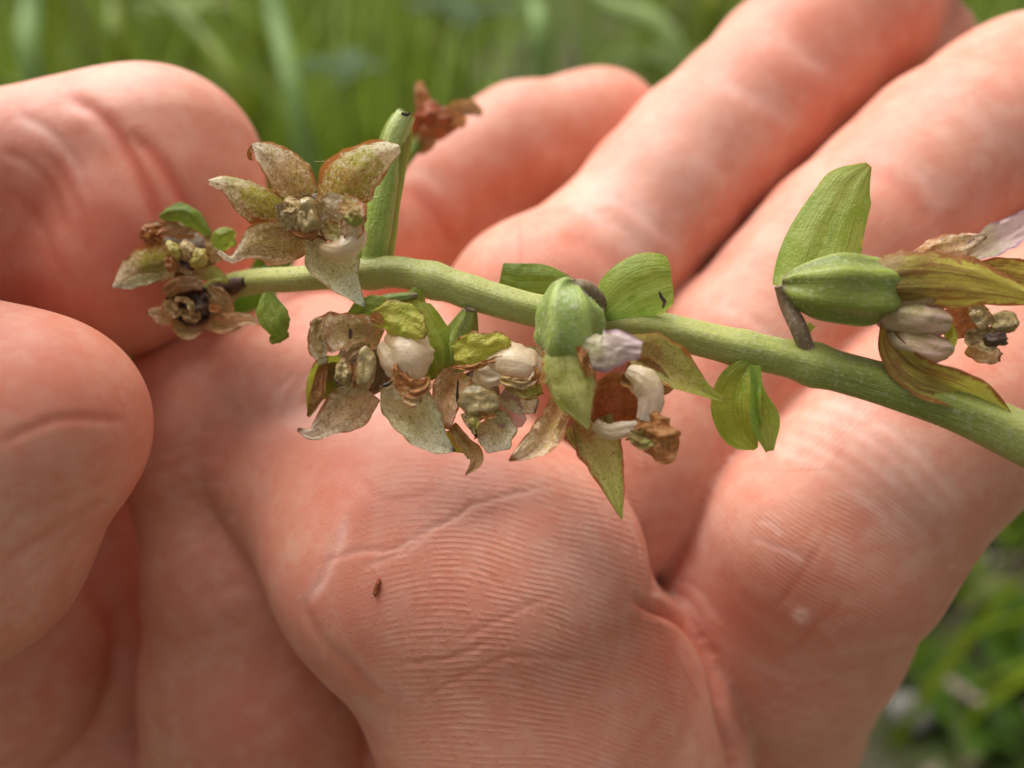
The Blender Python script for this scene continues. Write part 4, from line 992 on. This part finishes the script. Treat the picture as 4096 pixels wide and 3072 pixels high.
petal('lip_tip', pts=[(1740, 900, -1.5), (1800, 930, -1.9), (1880, 920, -1.9), (1950, 955, -1.6)], widths=[40, 80, 90, 20], mat='sepal_speck', seed=68, wrinkle=.6, ragged=.4, **P4)
petal('sepal', pts=[(1560, 830, .6), (1590, 950, .1), (1635, 1080, -.3), (1672, 1200, -.5), (1705, 1325, -.5)], widths=[190, 205, 145, 82, 6], mat='sepal_speck', seed=69, cup=.22, wrinkle=.25, nv=32, label='long green sepal hanging straight down', **P4)
petal('sepal', pts=[(1440, 870, .5), (1470, 940, .3), (1510, 1010, .2)], widths=[40, 40, 16], mat='sepal', seed=70, nv=12, **P4)
petal('petal', pts=[(1400, 700, .4), (1385, 810, 0), (1330, 910, -.6), (1240, 980, -1.2), (1150, 1035, -1.6)], widths=[80, 110, 145, 95, 10], mat='pinkish', seed=71, cup=.15, wrinkle=.6, label='pinkish petal twisting to the left', **P4)
petal('bract', spike, q2, S2, 58.4, [(1598, 345, .4), (1690, 255, 0), (1800, 185, -.4), (1890, 160, -.4), (1950, 150, -.3)], [80, 250, 290, 270, 215], 'bract_pale', cup=-.16, seed=72, wrinkle=.12, ragged=.02, label='broad blunt green bract right of the fat ovary')
petal('bract_mark', spike, q2, S2, 57.4, [(1888, 205), (1904, 240), (1915, 255), (1905, 285)], [8, 16, 16, 8], 'dark', nu=5, nv=12, seed=73, cup=0, wrinkle=.05)
petal('bract', spike, q2, S2, 63.0, [(1108, 130), (1210, 150), (1330, 155), (1455, 175)], [120, 150, 140, 70], 'bract_dark', cup=-.15, seed=74, wrinkle=.15, ragged=.03, label='short green bract showing behind the stem')

# ---- flower 5, at the right edge
Z = 57.5
f = tube('flower', spike, q3, S3, Z, [(548, 690, .4), (640, 690, 0), (780, 705, -.3), (930, 715, -.3), (1050, 715, 0), (1100, 720, .3)], [46, 108, 156, 166, 142, 100], 'ovary_dark', ribs=6, rib_amp=.17, lump=.30, n=48, seg=48,
         label='side-on flower with a deep green ribbed ovary at the right edge')
fuzz(f, f, 1800, 4)
P5 = dict(parent=f, conv=q3, scale=S3, z=Z)
tube('pedicel', f, q3, S3, Z, [(672, 1015, .6), (632, 910, .2), (575, 790, .6), (552, 690, .4)], [40, 44, 40, 44], 'pedicel', n=24, seg=18)
petal('sepal', pts=[(1015, 690, -1.0), (1180, 665, -2.0), (1380, 670, -2.0), (1600, 700, -2.0), (1850, 765, -1.6)], widths=[200, 265, 255, 190, 50], mat='sepal_rust', seed=80, cup=-.28, wrinkle=.3, label='broad olive sepal streaked with rust', **P5)
petal('sepal', pts=[(1030, 770, -.5), (1120, 770, -1.2), (1230, 760, -1.7), (1330, 770, -1.6)], widths=[150, 190, 150, 40], mat='brown', seed=79, cup=-.3, label='rusty fold under the broad sepal', **P5)
petal('sepal', pts=[(1040, 640, .2), (1130, 600, -.4), (1240, 575, -.6), (1360, 560, -.5)], widths=[120, 140, 110, 30], mat='sepal_rust', seed=78, cup=-.3, **P5)
petal('petal', pts=[(1220, 590, .2), (1340, 520, 0), (1480, 475, -.2), (1590, 440, -.3)], widths=[110, 130, 100, 20], mat='pinkish', seed=81, cup=-.1, **P5)
petal('petal', pts=[(1480, 540, 0), (1590, 480, -.3), (1700, 425, -.6), (1850, 330, -.9)], widths=[70, 130, 140, 90], mat='lilac', seed=82, cup=.15, **P5)
petal('sepal', pts=[(1540, 600, .4), (1660, 610, .3), (1760, 630, .2), (1900, 660, .2)], widths=[60, 110, 130, 110], mat='sepal_rust', seed=83, cup=.1, **P5)
petal('lip', pts=[(1040, 800, .2), (1140, 850, -1.2), (1270, 870, -1.9), (1400, 880, -1.5)], widths=[150, 200, 190, 130], mat='lip_pink', seed=21, cup=-.55, wrinkle=.3, **P5)
petal('lip_lobe', pts=[(1080, 900, .2), (1170, 970, -1.0), (1290, 1010, -1.6), (1410, 1020, -1.1)], widths=[100, 180, 190, 110], mat='lip_pink', seed=22, cup=-.55, wrinkle=.3, **P5)
petal('lip_hollow', pts=[(1400, 800, .2), (1460, 860, .3), (1480, 960, .3)], widths=[100, 210, 120], mat='cup', seed=84, nv=14, **P5)
petal('lip_rim', pts=[(1380, 860, -1.0), (1410, 960, -1.3), (1380, 1060, -1.0)], widths=[30, 56, 20], mat='sepal_lime', seed=85, nv=14, **P5)
petal('column', pts=[(1530, 790, -.4), (1560, 850, -.7), (1600, 900, -.9)], widths=[70, 84, 60], mat='stigma', seed=86, nv=14, wrinkle=.4, **P5)
petal('column', pts=[(1480, 950, -.4), (1580, 960, -.8), (1660, 930, -1.0)], widths=[60, 110, 60], mat='anther', seed=87, nv=16, wrinkle=.5, ragged=.3, **P5)
blob('anther_cap', f, q3, S3, Z, 1680, 880, 70, 62, .7, 'anther', dz=-.9, lump=.35, seed=23)
blob('anther_cap', f, q3, S3, Z, 1640, 965, 56, 40, .5, 'dark', dz=-1.2, lump=.4, seed=24)
petal('anther', pts=[(1490, 1010, -.2), (1580, 1040, -.5), (1670, 1060, -.5)], widths=[60, 90, 40], mat='pinkish', seed=88, nv=16, wrinkle=.5, ragged=.3, **P5)
petal('sepal', pts=[(1075, 880, -.3), (1115, 1030, -1.0), (1240, 1150, -1.4), (1400, 1205, -1.4), (1560, 1280, -1.2), (1740, 1398, -1.0)], widths=[40, 120, 165, 170, 150, 14], mat='sepal_rust', seed=89, cup=.25, wrinkle=.35, label='drooping streaked lower sepal lying along the stem', **P5)
petal('bract', spike, q3, S3, 60.0, [(680, 720, -.5), (735, 540, 0), (795, 380, .4), (860, 240, .7), (905, 165, .8), (990, 75, 1.0)], [320, 350, 310, 255, 215, 40], 'bract_pale', cup=-.16, seed=90, wrinkle=.15, ragged=.02, label='tall pale green bract standing behind the deep green ovary')
petal('bract', spike, q3, S3, 60.5, [(700, 890, 0), (680, 920, 0), (668, 955, 0)], [40, 30, 14], 'bract_pale', seed=91, nv=10, nu=7, label='small pale foot of the tall bract')

# ---- twisted bract under the stem
petal('bract', spike, q3, S3, 57.6, [(390, 1090, .2), (330, 1190, 0), (310, 1320, 0), (350, 1450, .2), (415, 1525, .4)], [80, 190, 215, 170, 20], 'bract', cup=.12, seed=92, wrinkle=.15, ragged=.03, label='twisted green bract hanging under the stem')
petal('bract', spike, q3, S3, 57.0, [(400, 1100, .2), (415, 1230, 0), (445, 1380, 0), (480, 1540, .3)], [60, 70, 150, 40], 'bract_pale', cup=.3, seed=93, wrinkle=.1, ragged=.03, roll=-30, label='folded half of the twisted green bract')
# ---- little bract under the stem at the left
petal('bract', spike, q1, S1, 61.5, [(1115, 1275, .6), (1130, 1390, .2), (1175, 1490, 0), (1215, 1580, .2)], [60, 165, 160, 40], 'bract_dark', cup=-.2, seed=94, wrinkle=.1, label='small green bract under the stem near the pinched end')
petal('bract', spike, q1, S1, 62.5, [(1250, 1545), (1180, 1570), (1130, 1610)], [50, 80, 30], 'bract_dark', seed=95, nv=12, label='dark curled tip of the small green bract')

# ---- two withered blooms near the pinched tip (far left)
Z = 67.0
f = flower_core(q5, S5, Z, 900, 640, 330, 260, 1.4, 'core', 'shrivelled brown bloom with yellow middle under a green hood near the fingertips', 5, dz=1.6)
P6 = dict(parent=f, conv=q5, scale=S5, z=Z)
petal('sepal', pts=[(640, 240, 0), (780, 200, -.6), (920, 210, -.6), (1080, 330, -.2), (1180, 440, .2)], widths=[60, 170, 200, 130, 60], mat='bract_dark', seed=100, cup=-.35, label='green hood', **P6)
petal('petal', pts=[(1020, 400, .2), (850, 370, 0), (680, 350, -.2), (560, 300, -.4)], widths=[120, 170, 150, 50], mat='brown', seed=101, cup=-.2, **P6)
petal('petal', pts=[(720, 330, -.3), (560, 360, -.6), (480, 420, -.8), (430, 390, -1.0)], widths=[80, 130, 130, 40], mat='rust', seed=102, wrinkle=.7, ragged=.3, **P6)
petal('petal', pts=[(640, 420, -.4), (560, 470, -.8), (520, 540, -.7)], widths=[100, 170, 60], mat='rust', seed=103, nv=16, wrinkle=.6, **P6)
petal('petal', pts=[(760, 700, .3), (560, 740, -.2), (380, 820, -.7), (240, 920, -1.1), (140, 985, -1.2)], widths=[300, 370, 300, 150, 30], mat='mottled_green', seed=104, cup=.22, label='broad pointed petal with a pale lower margin', **P6)
petal('petal', pts=[(640, 870, -.2), (480, 900, -.8), (340, 940, -1.2), (220, 985, -1.3)], widths=[50, 110, 110, 30], mat='pale', seed=105, cup=.2, **P6)
petal('petal', pts=[(740, 650, -1.0), (760, 740, -1.3), (780, 830, -1.1)], widths=[80, 110, 70], mat='rust', seed=106, nv=14, wrinkle=.6, **P6)
blob('anther', f, q5, S5, Z, 800, 590, 60, 120, .7, 'yellow', ang=-35, dz=-1.4, lump=.3, seed=30)
blob('anther', f, q5, S5, Z, 950, 600, 70, 130, .7, 'anther', ang=-25, dz=-1.5, lump=.3, seed=31)
blob('column', f, q5, S5, Z, 1060, 680, 90, 110, .8, 'yellow', ang=20, dz=-1.4, lump=.35, seed=32)
petal('anther', pts=[(850, 700, -1.3), (940, 760, -1.4), (1010, 800, -1.2)], widths=[40, 60, 30], mat='dark', seed=107, nv=14, **P6)
petal('petal', pts=[(1180, 420, .2), (1240, 560, 0), (1240, 720, .1)], widths=[120, 170, 90], mat='brown', seed=108, nv=16, **P6)
petal('sepal', pts=[(900, 830, -.6), (1080, 840, -1.1), (1230, 850, -1.1), (1370, 930, -.9)], widths=[50, 110, 150, 40], mat='sepal_speck', seed=109, label='pointed green sepal under the yellow middle', **P6)
petal('petal', pts=[(850, 800, -.9), (930, 820, -1.1), (1000, 850, -1.0)], widths=[40, 50, 20], mat='pinkish', seed=110, nv=12, **P6)
petal('bract', spike, q5, S5, 66.5, [(1240, 560, .2), (1310, 480, 0), (1380, 420, 0), (1440, 390, .2)], [150, 200, 170, 60], 'bract', cup=-.2, seed=111, nv=16, label='little rounded green bract at the thin end of the stem')
petal('bract', spike, q5, S5, 67.5, [(1400, 560), (1390, 520), (1400, 470)], [80, 120, 90], 'bract_dark', seed=112, nv=12, label='darker green bract at the thin end of the stem')

Z = 67.5
f = flower_core(q5, S5, Z, 980, 1190, 270, 230, 1.2, 'void', 'blackened withered bloom with a hollow middle, lowest beside the fingertips', 6, dz=2.4)
P7 = dict(parent=f, conv=q5, scale=S5, z=Z)
bowl('petal_cup', f, q5, S5, Z, 960, 1190, 280, 200, 2.4, 'void', dz=-.2, rim=.6, seed=6, cover=.46)
petal('petal', pts=[(720, 1120, -.4), (760, 1220, -.8), (850, 1290, -.8)], widths=[90, 150, 90], mat='brown', seed=140, nv=16, wrinkle=.7, ragged=.4, **P7)
petal('petal', pts=[(1080, 1060, -.3), (1120, 1160, -.7), (1100, 1280, -.6)], widths=[120, 170, 120], mat='void', seed=141, nv=16, wrinkle=.8, ragged=.5, **P7)
petal('petal', pts=[(860, 1240, -.6), (980, 1300, -.8), (1080, 1290, -.6)], widths=[70, 120, 60], mat='brown', seed=142, nv=16, wrinkle=.7, ragged=.5, **P7)
petal('petal', pts=[(800, 1300, -.4), (680, 1290, -.7), (580, 1265, -.9), (490, 1260, -1.0)], widths=[160, 190, 120, 20], mat='pinkish', seed=120, cup=.15, **P7)
petal('petal', pts=[(950, 1380, -.2), (935, 1450, -.6), (930, 1540, -.8)], widths=[320, 300, 140], mat='brown', seed=121, cup=.3, nv=16, **P7)
petal('petal', pts=[(1150, 1320, 0), (1330, 1370, -.4), (1540, 1330, -.6), (1740, 1370, -.6)], widths=[200, 200, 120, 40], mat='pinkish', seed=122, cup=.3, wrinkle=.5, **P7)
petal('sepal', pts=[(1150, 1400, .3), (1320, 1420, .1), (1500, 1420, 0)], widths=[80, 120, 30], mat='sepal_speck', seed=123, nv=16, **P7)
petal('petal', pts=[(700, 1060, -.2), (800, 980, -.6), (950, 940, -.6), (1100, 960, -.4)], widths=[110, 140, 140, 100], mat='brown', seed=124, cup=-.2, **P7)
petal('petal', pts=[(1150, 1010, -.2), (1260, 1080, -.4), (1330, 1200, -.3), (1300, 1320, -.1)], widths=[90, 170, 180, 80], mat='brown', seed=125, cup=.1, **P7)
petal('petal', pts=[(1160, 1200, -.9), (1230, 1210, -1.0), (1290, 1230, -.8)], widths=[50, 90, 40], mat='rust', seed=126, nv=12, **P7)
petal('anther', pts=[(800, 1110, -.8), (920, 1130, -1.1), (980, 1200, -1.1), (990, 1280, -.9)], widths=[36, 60, 70, 40], mat='anther', seed=127, cup=.1, **P7)
tube('ovary', f, q5, S5, Z + 1.5, [(1560, 930, -2), (1460, 960, -1), (1330, 1020), (1200, 1100, .6)], [50, 80, 100, 90], 'void', n=20, seg=16)

# ---- a red-brown flower behind, on the far side of the spike
f = blob('flower', spike, qp, 1.0, 82.0, 436, 122, 22, 17, 2.0, 'redrust', lump=.45, seed=40)
f['label'] = 'red-brown dried flower blurred behind the fingers'
P8 = dict(parent=f, conv=qp, scale=1.0, z=82.0)
petal('petal', pts=[(432, 130, 0), (426, 112, -.5), (422, 96, -.6), (419, 81, -.4)], widths=[14, 17, 13, 6], mat='rust', seed=130, wrinkle=.4, **P8)
petal('petal', pts=[(428, 122, -.6), (412, 128, -1), (400, 138, -1)], widths=[14, 20, 8], mat='redrust', seed=131, nv=14, **P8)
petal('petal', pts=[(436, 120, -1.2), (452, 118, -1.6), (466, 124, -1.4)], widths=[14, 16, 8], mat='rust', seed=132, nv=14, **P8)
petal('petal', pts=[(442, 122, 0), (455, 110, .4), (470, 108, .8), (482, 114, 1.0)], widths=[12, 14, 13, 6], mat='brown', seed=133, **P8)
petal('petal', pts=[(430, 126, -1), (426, 142, -1.2), (418, 152, -.8)], widths=[14, 16, 8], mat='rust', seed=134, nv=14, **P8)
tube('pedicel', f, qp, 1.0, 82.0, [(436, 128, 0), (412, 150, -1), (397, 176, -4), (385, 230, -12), (379, 272, -20)], [8, 7, 6, 5, 5], 'bract_dark', n=24, seg=12)

# ------------------------------------------------------------------ small loose things
fleck = petal('bark_fleck', None, q5, 1.0, 60.0, [(0, 0), (0, 1)], [1, 1], 'dark') if False else None
def make_fleck():
    x0, y0 = 377, 584
    zc = skin_depth(377, 588) - 0.05
    o = blob('plant_fleck', None, qp, 1.0, zc, x0, y0 + 4, 3.2, 9.5, .25, 'redrust', ang=16, lump=.35, seed=50)
    tag(o, 'tiny dark brown fleck of plant matter stuck on the ridged palm', 'plant fleck')
make_fleck()
def make_insect():
    o = blob('insect', None, q2, S2, 57.2, 548, 662, 26, 12, .18, 'dark', ang=-20, lump=.3, seed=51)
    tag(o, 'tiny black insect curled beside the white lip of the ragged flower', 'insect')
    for k, (a, b) in enumerate((((530, 665), (515, 682)), ((560, 655), (585, 640)), ((545, 655), (530, 640)))):
        petal('leg', o, q2, S2, 57.1, [a, ((a[0] + b[0]) / 2 + 4, (a[1] + b[1]) / 2), b], [7, 6, 3], 'dark', nu=4, nv=6, thick=.00005, wrinkle=0)
make_insect()
def make_thread():
    o = tube('silk_thread', None, q1, S1, 59.2, [(1420, 409), (1500, 406), (1620, 404)], [1.6, 1.4, 1.6], 'lip', n=12, seg=6)
    tag(o, 'fine pale silk thread strung between two petals of the star flower', 'thread')
make_thread()

# ------------------------------------------------------------------ meadow behind, far out of focus
def leaf_mat(name, a, b, c3, transl=0.3, rough=0.5):
    m = NT(name)
    p = m.pos(); u, v = m.uv()
    n1 = m.noise(p, 14.0, 3.0); n2 = m.noise(p, 90.0, 3.0)
    c = m.mix(m.ramp(n1, 0.36, 0.62), a, b)
    c = m.mix(m.ramp(n2, 0.48, 0.7, 0.0, 0.8), c, c3)
    return m.finish(c, rough, None, spec=0.12, transl=transl)
M['grass'] = leaf_mat('meadow_grass', (0.10, 0.15, 0.005), (0.19, 0.245, 0.010), (0.28, 0.31, 0.03))
M['stalk'] = leaf_mat('bluish_stalk', (0.20, 0.32, 0.085), (0.26, 0.38, 0.11), (0.30, 0.42, 0.14))
M['straw'] = leaf_mat('dry_straw', (0.30, 0.23, 0.14), (0.22, 0.16, 0.10), (0.36, 0.29, 0.20), 0.15)
M['weed'] = leaf_mat('weed_leaf', (0.035, 0.075, 0.006), (0.05, 0.10, 0.008), (0.075, 0.12, 0.014))
M['olive_weed'] = leaf_mat('olive_weed_leaf', (0.075, 0.115, 0.008), (0.10, 0.14, 0.012), (0.11, 0.13, 0.02))
M['redleaf'] = leaf_mat('dead_red_leaf', (0.10, 0.035, 0.02), (0.07, 0.03, 0.02), (0.16, 0.07, 0.03), 0.1)
M['stone'] = leaf_mat('pale_stone', (0.24, 0.22, 0.20), (0.19, 0.175, 0.155), (0.28, 0.26, 0.23), 0.0, 0.8)
M['litter'] = leaf_mat('leaf_litter', (0.22, 0.165, 0.12), (0.30, 0.23, 0.19), (0.13, 0.09, 0.06), 0.05, 0.8)

def near_hand(x, y): return abs(x) < 0.02 and 0.0 < y < 0.05
def ribbon(V, F, UV, base, az, h, w, lean, bend, segs=5):
    q = len(V)
    d = np.array((math.cos(az), math.sin(az), 0.0)); s = np.array((-math.sin(az), math.cos(az), 0.0))
    for j in range(segs + 1):
        t = j / segs
        c = base + np.array((0, 0, 1.0)) * h * (t - 0.25 * bend * t * t) + d * h * (lean * t + bend * t * t)
        ww = w * (1 - t ** 2.2) * 0.5 + 0.0002
        V.append(c - s * ww); V.append(c + s * ww); UV += [(0, t), (1, t)]
    for j in range(segs):
        a = q + 2 * j; F.append((a, a + 1, a + 3, a + 2))
def meadow(name, n, seed, mat, hr, wr, ylim, label, dens, lean=0.35, bend=0.6):
    rng = random.Random(seed); V = []; F = []; UV = []; k = 0
    while k < n:
        y = rng.uniform(*ylim); x = rng.uniform(-0.25 - 0.75 * y, 0.25 + 0.75 * y)
        if rng.random() > dens(x, y): continue
        h = rng.uniform(*hr)
        # stay clear of the hands and camera
        if y < 0.26 and h > 0.10: h = rng.uniform(0.03, 0.10)
        ribbon(V, F, UV, np.array((x, y, -0.01)), rng.uniform(0, 6.283), h, rng.uniform(*wr), rng.uniform(0, lean), rng.uniform(0, bend))
        k += 1
    o = build(name, V, F, M[mat], None, UV, smooth=False, origin=(0, 0.6, 0))
    tag(o, label, kind='stuff')
dens_far = lambda x, y: min(1.0, 0.10 + max(0.0, (y - 0.36) * 2.2)) * (0.45 + 1.1 * max(0.0, nz(x * 4.2, y * 4.2, 1.0) + 0.35)) * (0.22 if abs(x - 0.02 - 0.05 * y) < 0.16 and y > 0.9 else 1.0)
meadow('grass', 9000, 11, 'grass', (0.06, 0.26), (0.003, 0.0075), (0.16, 3.6), 'green meadow grass blurred behind the hand', dens_far)
meadow('grass', 2200, 12, 'weed', (0.04, 0.16), (0.005, 0.012), (0.2, 3.4), 'darker broad grass among the meadow blades', dens_far)
meadow('dry_grass', 700, 13, 'straw', (0.03, 0.14), (0.002, 0.005), (0.16, 3.0), 'dry straw scattered among the grass', lambda x, y: 0.4 + 0.5 * nz(x * 5, y * 5, 7.0), 0.9, 0.9)

M['bright'] = leaf_mat('bright_grass', (0.22, 0.33, 0.03), (0.28, 0.40, 0.05), (0.34, 0.42, 0.10))  # lighter green than the main meadow grass
meadow('grass', 420, 15, 'bright', (0.14, 0.34), (0.006, 0.012), (0.75, 1.9), 'brighter wide grass blades behind the hand', lambda x, y: 1.0, 0.5, 0.6)

def litter():
    rng = random.Random(21); V = []; F = []; UV = []
    for _ in range(1500):
        y = rng.uniform(0.1, 2.0); x = rng.uniform(-0.25 - 0.75 * y, 0.25 + 0.75 * y)
        if rng.random() > 0.35 + 0.65 * (nz(x * 5, y * 5, 3.0) > 0.0) : continue
        a = rng.uniform(0, 6.283); L = rng.uniform(0.008, 0.028); W = L * rng.uniform(0.3, 0.6); q = len(V)
        z0 = 0.004 + rng.random() * 0.01
        for j in range(4):
            t = j / 3; ww = W * math.sin(math.pi * (0.12 + 0.8 * t)) * 0.5
            cx, cy = x + math.cos(a) * L * (t - .5), y + math.sin(a) * L * (t - .5); zz = z0 + 0.006 * math.sin(t * 3 + a)
            V += [(cx - math.sin(a) * ww, cy + math.cos(a) * ww, zz + .002), (cx + math.sin(a) * ww, cy - math.cos(a) * ww, zz + rng.uniform(0, .004))]; UV += [(0, t), (1, t)]
        for j in range(3): F.append((q + 2 * j, q + 2 * j + 1, q + 2 * j + 3, q + 2 * j + 2))
    o = build('leaf_litter', V, F, M['litter'], None, UV, smooth=False, origin=(0, 0.6, 0))
    tag(o, 'brown and pinkish dead leaves littering the ground', kind='stuff')
litter()

def stalk(pa, pb, width_px, mat, label, name='grass_stalk', group='tall grass stalks behind the hand', flat=0.35, ctrl=None):
    """pa, pb: (px, py, depth mm) of the upper and lower seen end; runs on down to the soil"""
    a, b = to_world(mm(*pa)), to_world(mm(*pb))
    d = b - a
    g = b + np.array((d[0] * 0.4, d[1] * 0.3, 0)); g[2] = -0.005
    top = a - d * 0.7
    c = catmull([top, a, b, b * 0.45 + g * 0.55, g], 26)
    wm = width_px * pb[2] / FPX * 0.001
    V = []; UV = []; F = []; seg = 8
    T = unit(np.gradient(c, axis=0)); view = unit(c - np.array(cam.location))
    s = unit(np.cross(T, view)); q = np.cross(s, T)
    for j in range(26):
        r = wm * 0.5 * (0.35 + 0.65 * min(1, j / 8))
        for i in range(seg + 1):
            an = 2 * math.pi * i / seg
            V.append(c[j] + s[j] * math.cos(an) * r + q[j] * math.sin(an) * r * flat); UV.append((i / seg, j / 25))
    k = seg + 1
    F = [(j * k + i, j * k + i + 1, (j + 1) * k + i + 1, (j + 1) * k + i) for j in range(25) for i in range(seg)]
    o = build(name, V, F, M[mat], None, UV, origin=g)
    tag(o, label, 'grass stalk', group)
stalk((272, 0, 430), (304, 150, 400), 19, 'stalk', 'bluish green stalk running down behind the star flower, right of the bent forefinger')
stalk((31, 0, 470), (37, 100, 450), 20, 'stalk', 'wide bluish stalk at the far left above the bent forefinger')
stalk((113, 0, 520), (124, 76, 500), 14, 'grass', 'yellowish green stalk rising over the middle of the bent forefinger')
stalk((165, 0, 520), (246, 110, 460), 13, 'grass', 'thin blade leaning right, falling beside the bent forefinger knuckle')
stalk((534, 0, 420), (541, 80, 410), 17, 'stalk', 'upright pale stalk above the shortest extended finger')
M['pale_stalk'] = leaf_mat('pale_blade', (0.34, 0.46, 0.15), (0.40, 0.52, 0.19), (0.44, 0.55, 0.22))
stalk((600, 0, 360), (684, 88, 345), 19, 'pale_stalk', 'pale green blade slanting down to the longest finger')
stalk((711, 0, 520), (712, 28, 510), 13, 'grass', 'short bit of stalk touching the longest finger near the top edge')

def plant(name, px, py, z, n, L, W, mat, label, seed, up=0.6, cat='plant', group=None, az0=0.0, spread=6.283):
    """a rosette of oval leaves whose heart is seen at (px, py)"""
    rng = random.Random(seed)
    zg = ground_depth(py)
    base = to_world(mm(px, py, zg if z is None else z))
    root = empty(name, base if z is None else np.array((base[0], base[1], 0.0)))
    tag(root, label, cat, group)
    org = np.array(ORIGIN[root.name])
    if z is not None:
        V = []; F = []
        for j in range(8):
            for i in range(7):
                a = 2 * math.pi * i / 6; V.append(org + (base - org) * j / 7 + np.array((math.cos(a), math.sin(a), 0)) * 0.0015)
        F = [(j * 7 + i, j * 7 + i + 1, (j + 1) * 7 + i + 1, (j + 1) * 7 + i) for j in range(7) for i in range(6)]
        build('stem', V, F, M[mat], root, None)
    for k in range(n):
        az = az0 + spread * (k + rng.uniform(-.25, .25)) / n; l = L * rng.uniform(.75, 1.15); w = W * rng.uniform(.8, 1.2)
        d = np.array((math.cos(az), math.sin(az), 0)); s = np.array((-math.sin(az), math.cos(az), 0))
        V = []; UV = []; F = []
        for j in range(9):
            t = j / 8; ww = w * 0.5 * math.sin(math.pi * min(1, 0.06 + 0.94 * t ** 0.8)) ** 0.8 + 0.0005
            c = base + d * l * t + np.array((0, 0, 1)) * l * (up * t - 0.7 * up * t * t + 0.03)
            for i in range(5):
                e = i / 2 - 1.0
                V.append(c + s * ww * e + np.array((0, 0, 1)) * (0.25 * ww * abs(e) + 0.002 * nz(k * 3 + t * 4, e * 2, seed))); UV.append((i / 4, t))
        F = [(j * 5 + i, j * 5 + i + 1, (j + 1) * 5 + i + 1, (j + 1) * 5 + i) for j in range(8) for i in range(4)]
        build('leaf', V, F, M[mat], root, UV, thick=0.0004)
plant('weed', 1006, 530, None, 6, 0.045, 0.022, 'olive_weed', 'bright green weed just below the right end of the stem', 31, 0.9)
plant('weed', 968, 590, None, 6, 0.040, 0.018, 'olive_weed', 'olive green weed beside the lower right edge of the hand', 32, 0.8)
plant('weed', 1016, 650, None, 5, 0.046, 0.026, 'weed', 'dark green broad-leaved weed at the right border', 33, 0.7)
plant('weed', 972, 726, None, 6, 0.034, 0.020, 'weed', 'deep green weed near the bottom right corner', 34, 0.7)
plant('weed', 925, 668, None, 5, 0.026, 0.013, 'weed', 'small dim weed half hidden by the lower right edge of the hand', 35, 0.6)
plant('broad_leaf_plant', 462, 20, 620, 4, 0.055, 0.032, 'weed', 'dark green broad leaf plant above the red-brown dried flower', 36, 0.2)
plant('broad_leaf_plant', 345, 80, 560, 5, 0.045, 0.018, 'weed', 'mid green leafy plant right of the bluish stalk', 37, 0.5)
plant('broad_leaf_plant', 655, 70, 560, 5, 0.040, 0.022, 'olive_weed', 'yellowish green leaves in the notch between two extended fingers', 38, 0.5)
plant('broad_leaf_plant', 185, 20, 760, 6, 0.06, 0.02, 'grass', 'leafy tuft above the bent forefinger knuckle', 39, 0.6)
def stone(px, py, r, seed, label):
    c = to_world(mm(px, py, ground_depth(py))); rng = random.Random(seed)
    V = []; F = []
    for j in range(9):
        th = math.pi * j / 8
        for i in range(12):
            ph = 2 * math.pi * i / 12; d = np.array((math.sin(th) * math.cos(ph), math.sin(th) * math.sin(ph), math.cos(th)))
            f = 1 + 0.3 * nz(d[0] * 1.5 + seed, d[1] * 1.5, d[2] * 1.5)
            V.append(c + d * np.array((1.0, 0.8, 0.5)) * r * f + np.array((0, 0, r * 0.3)))
    F = [(j * 12 + i, j * 12 + (i + 1) % 12, (j + 1) * 12 + (i + 1) % 12, (j + 1) * 12 + i) for j in range(8) for i in range(12)]
    o = build('stone', V, F, M['stone'], None, None, origin=c)
    tag(o, label, 'stone', 'pale stones on the soil')
stone(908, 716, 0.014, 1, 'larger pale stone, near the bottom edge right of the hand')
stone(984, 566, 0.010, 2, 'pale stone between the two upper weeds at the right')
plant('dead_leaf', 1022, 606, None, 2, 0.034, 0.024, 'redleaf', 'dark red-brown dead leaf at the right border', 41, 0.3, 'leaf')
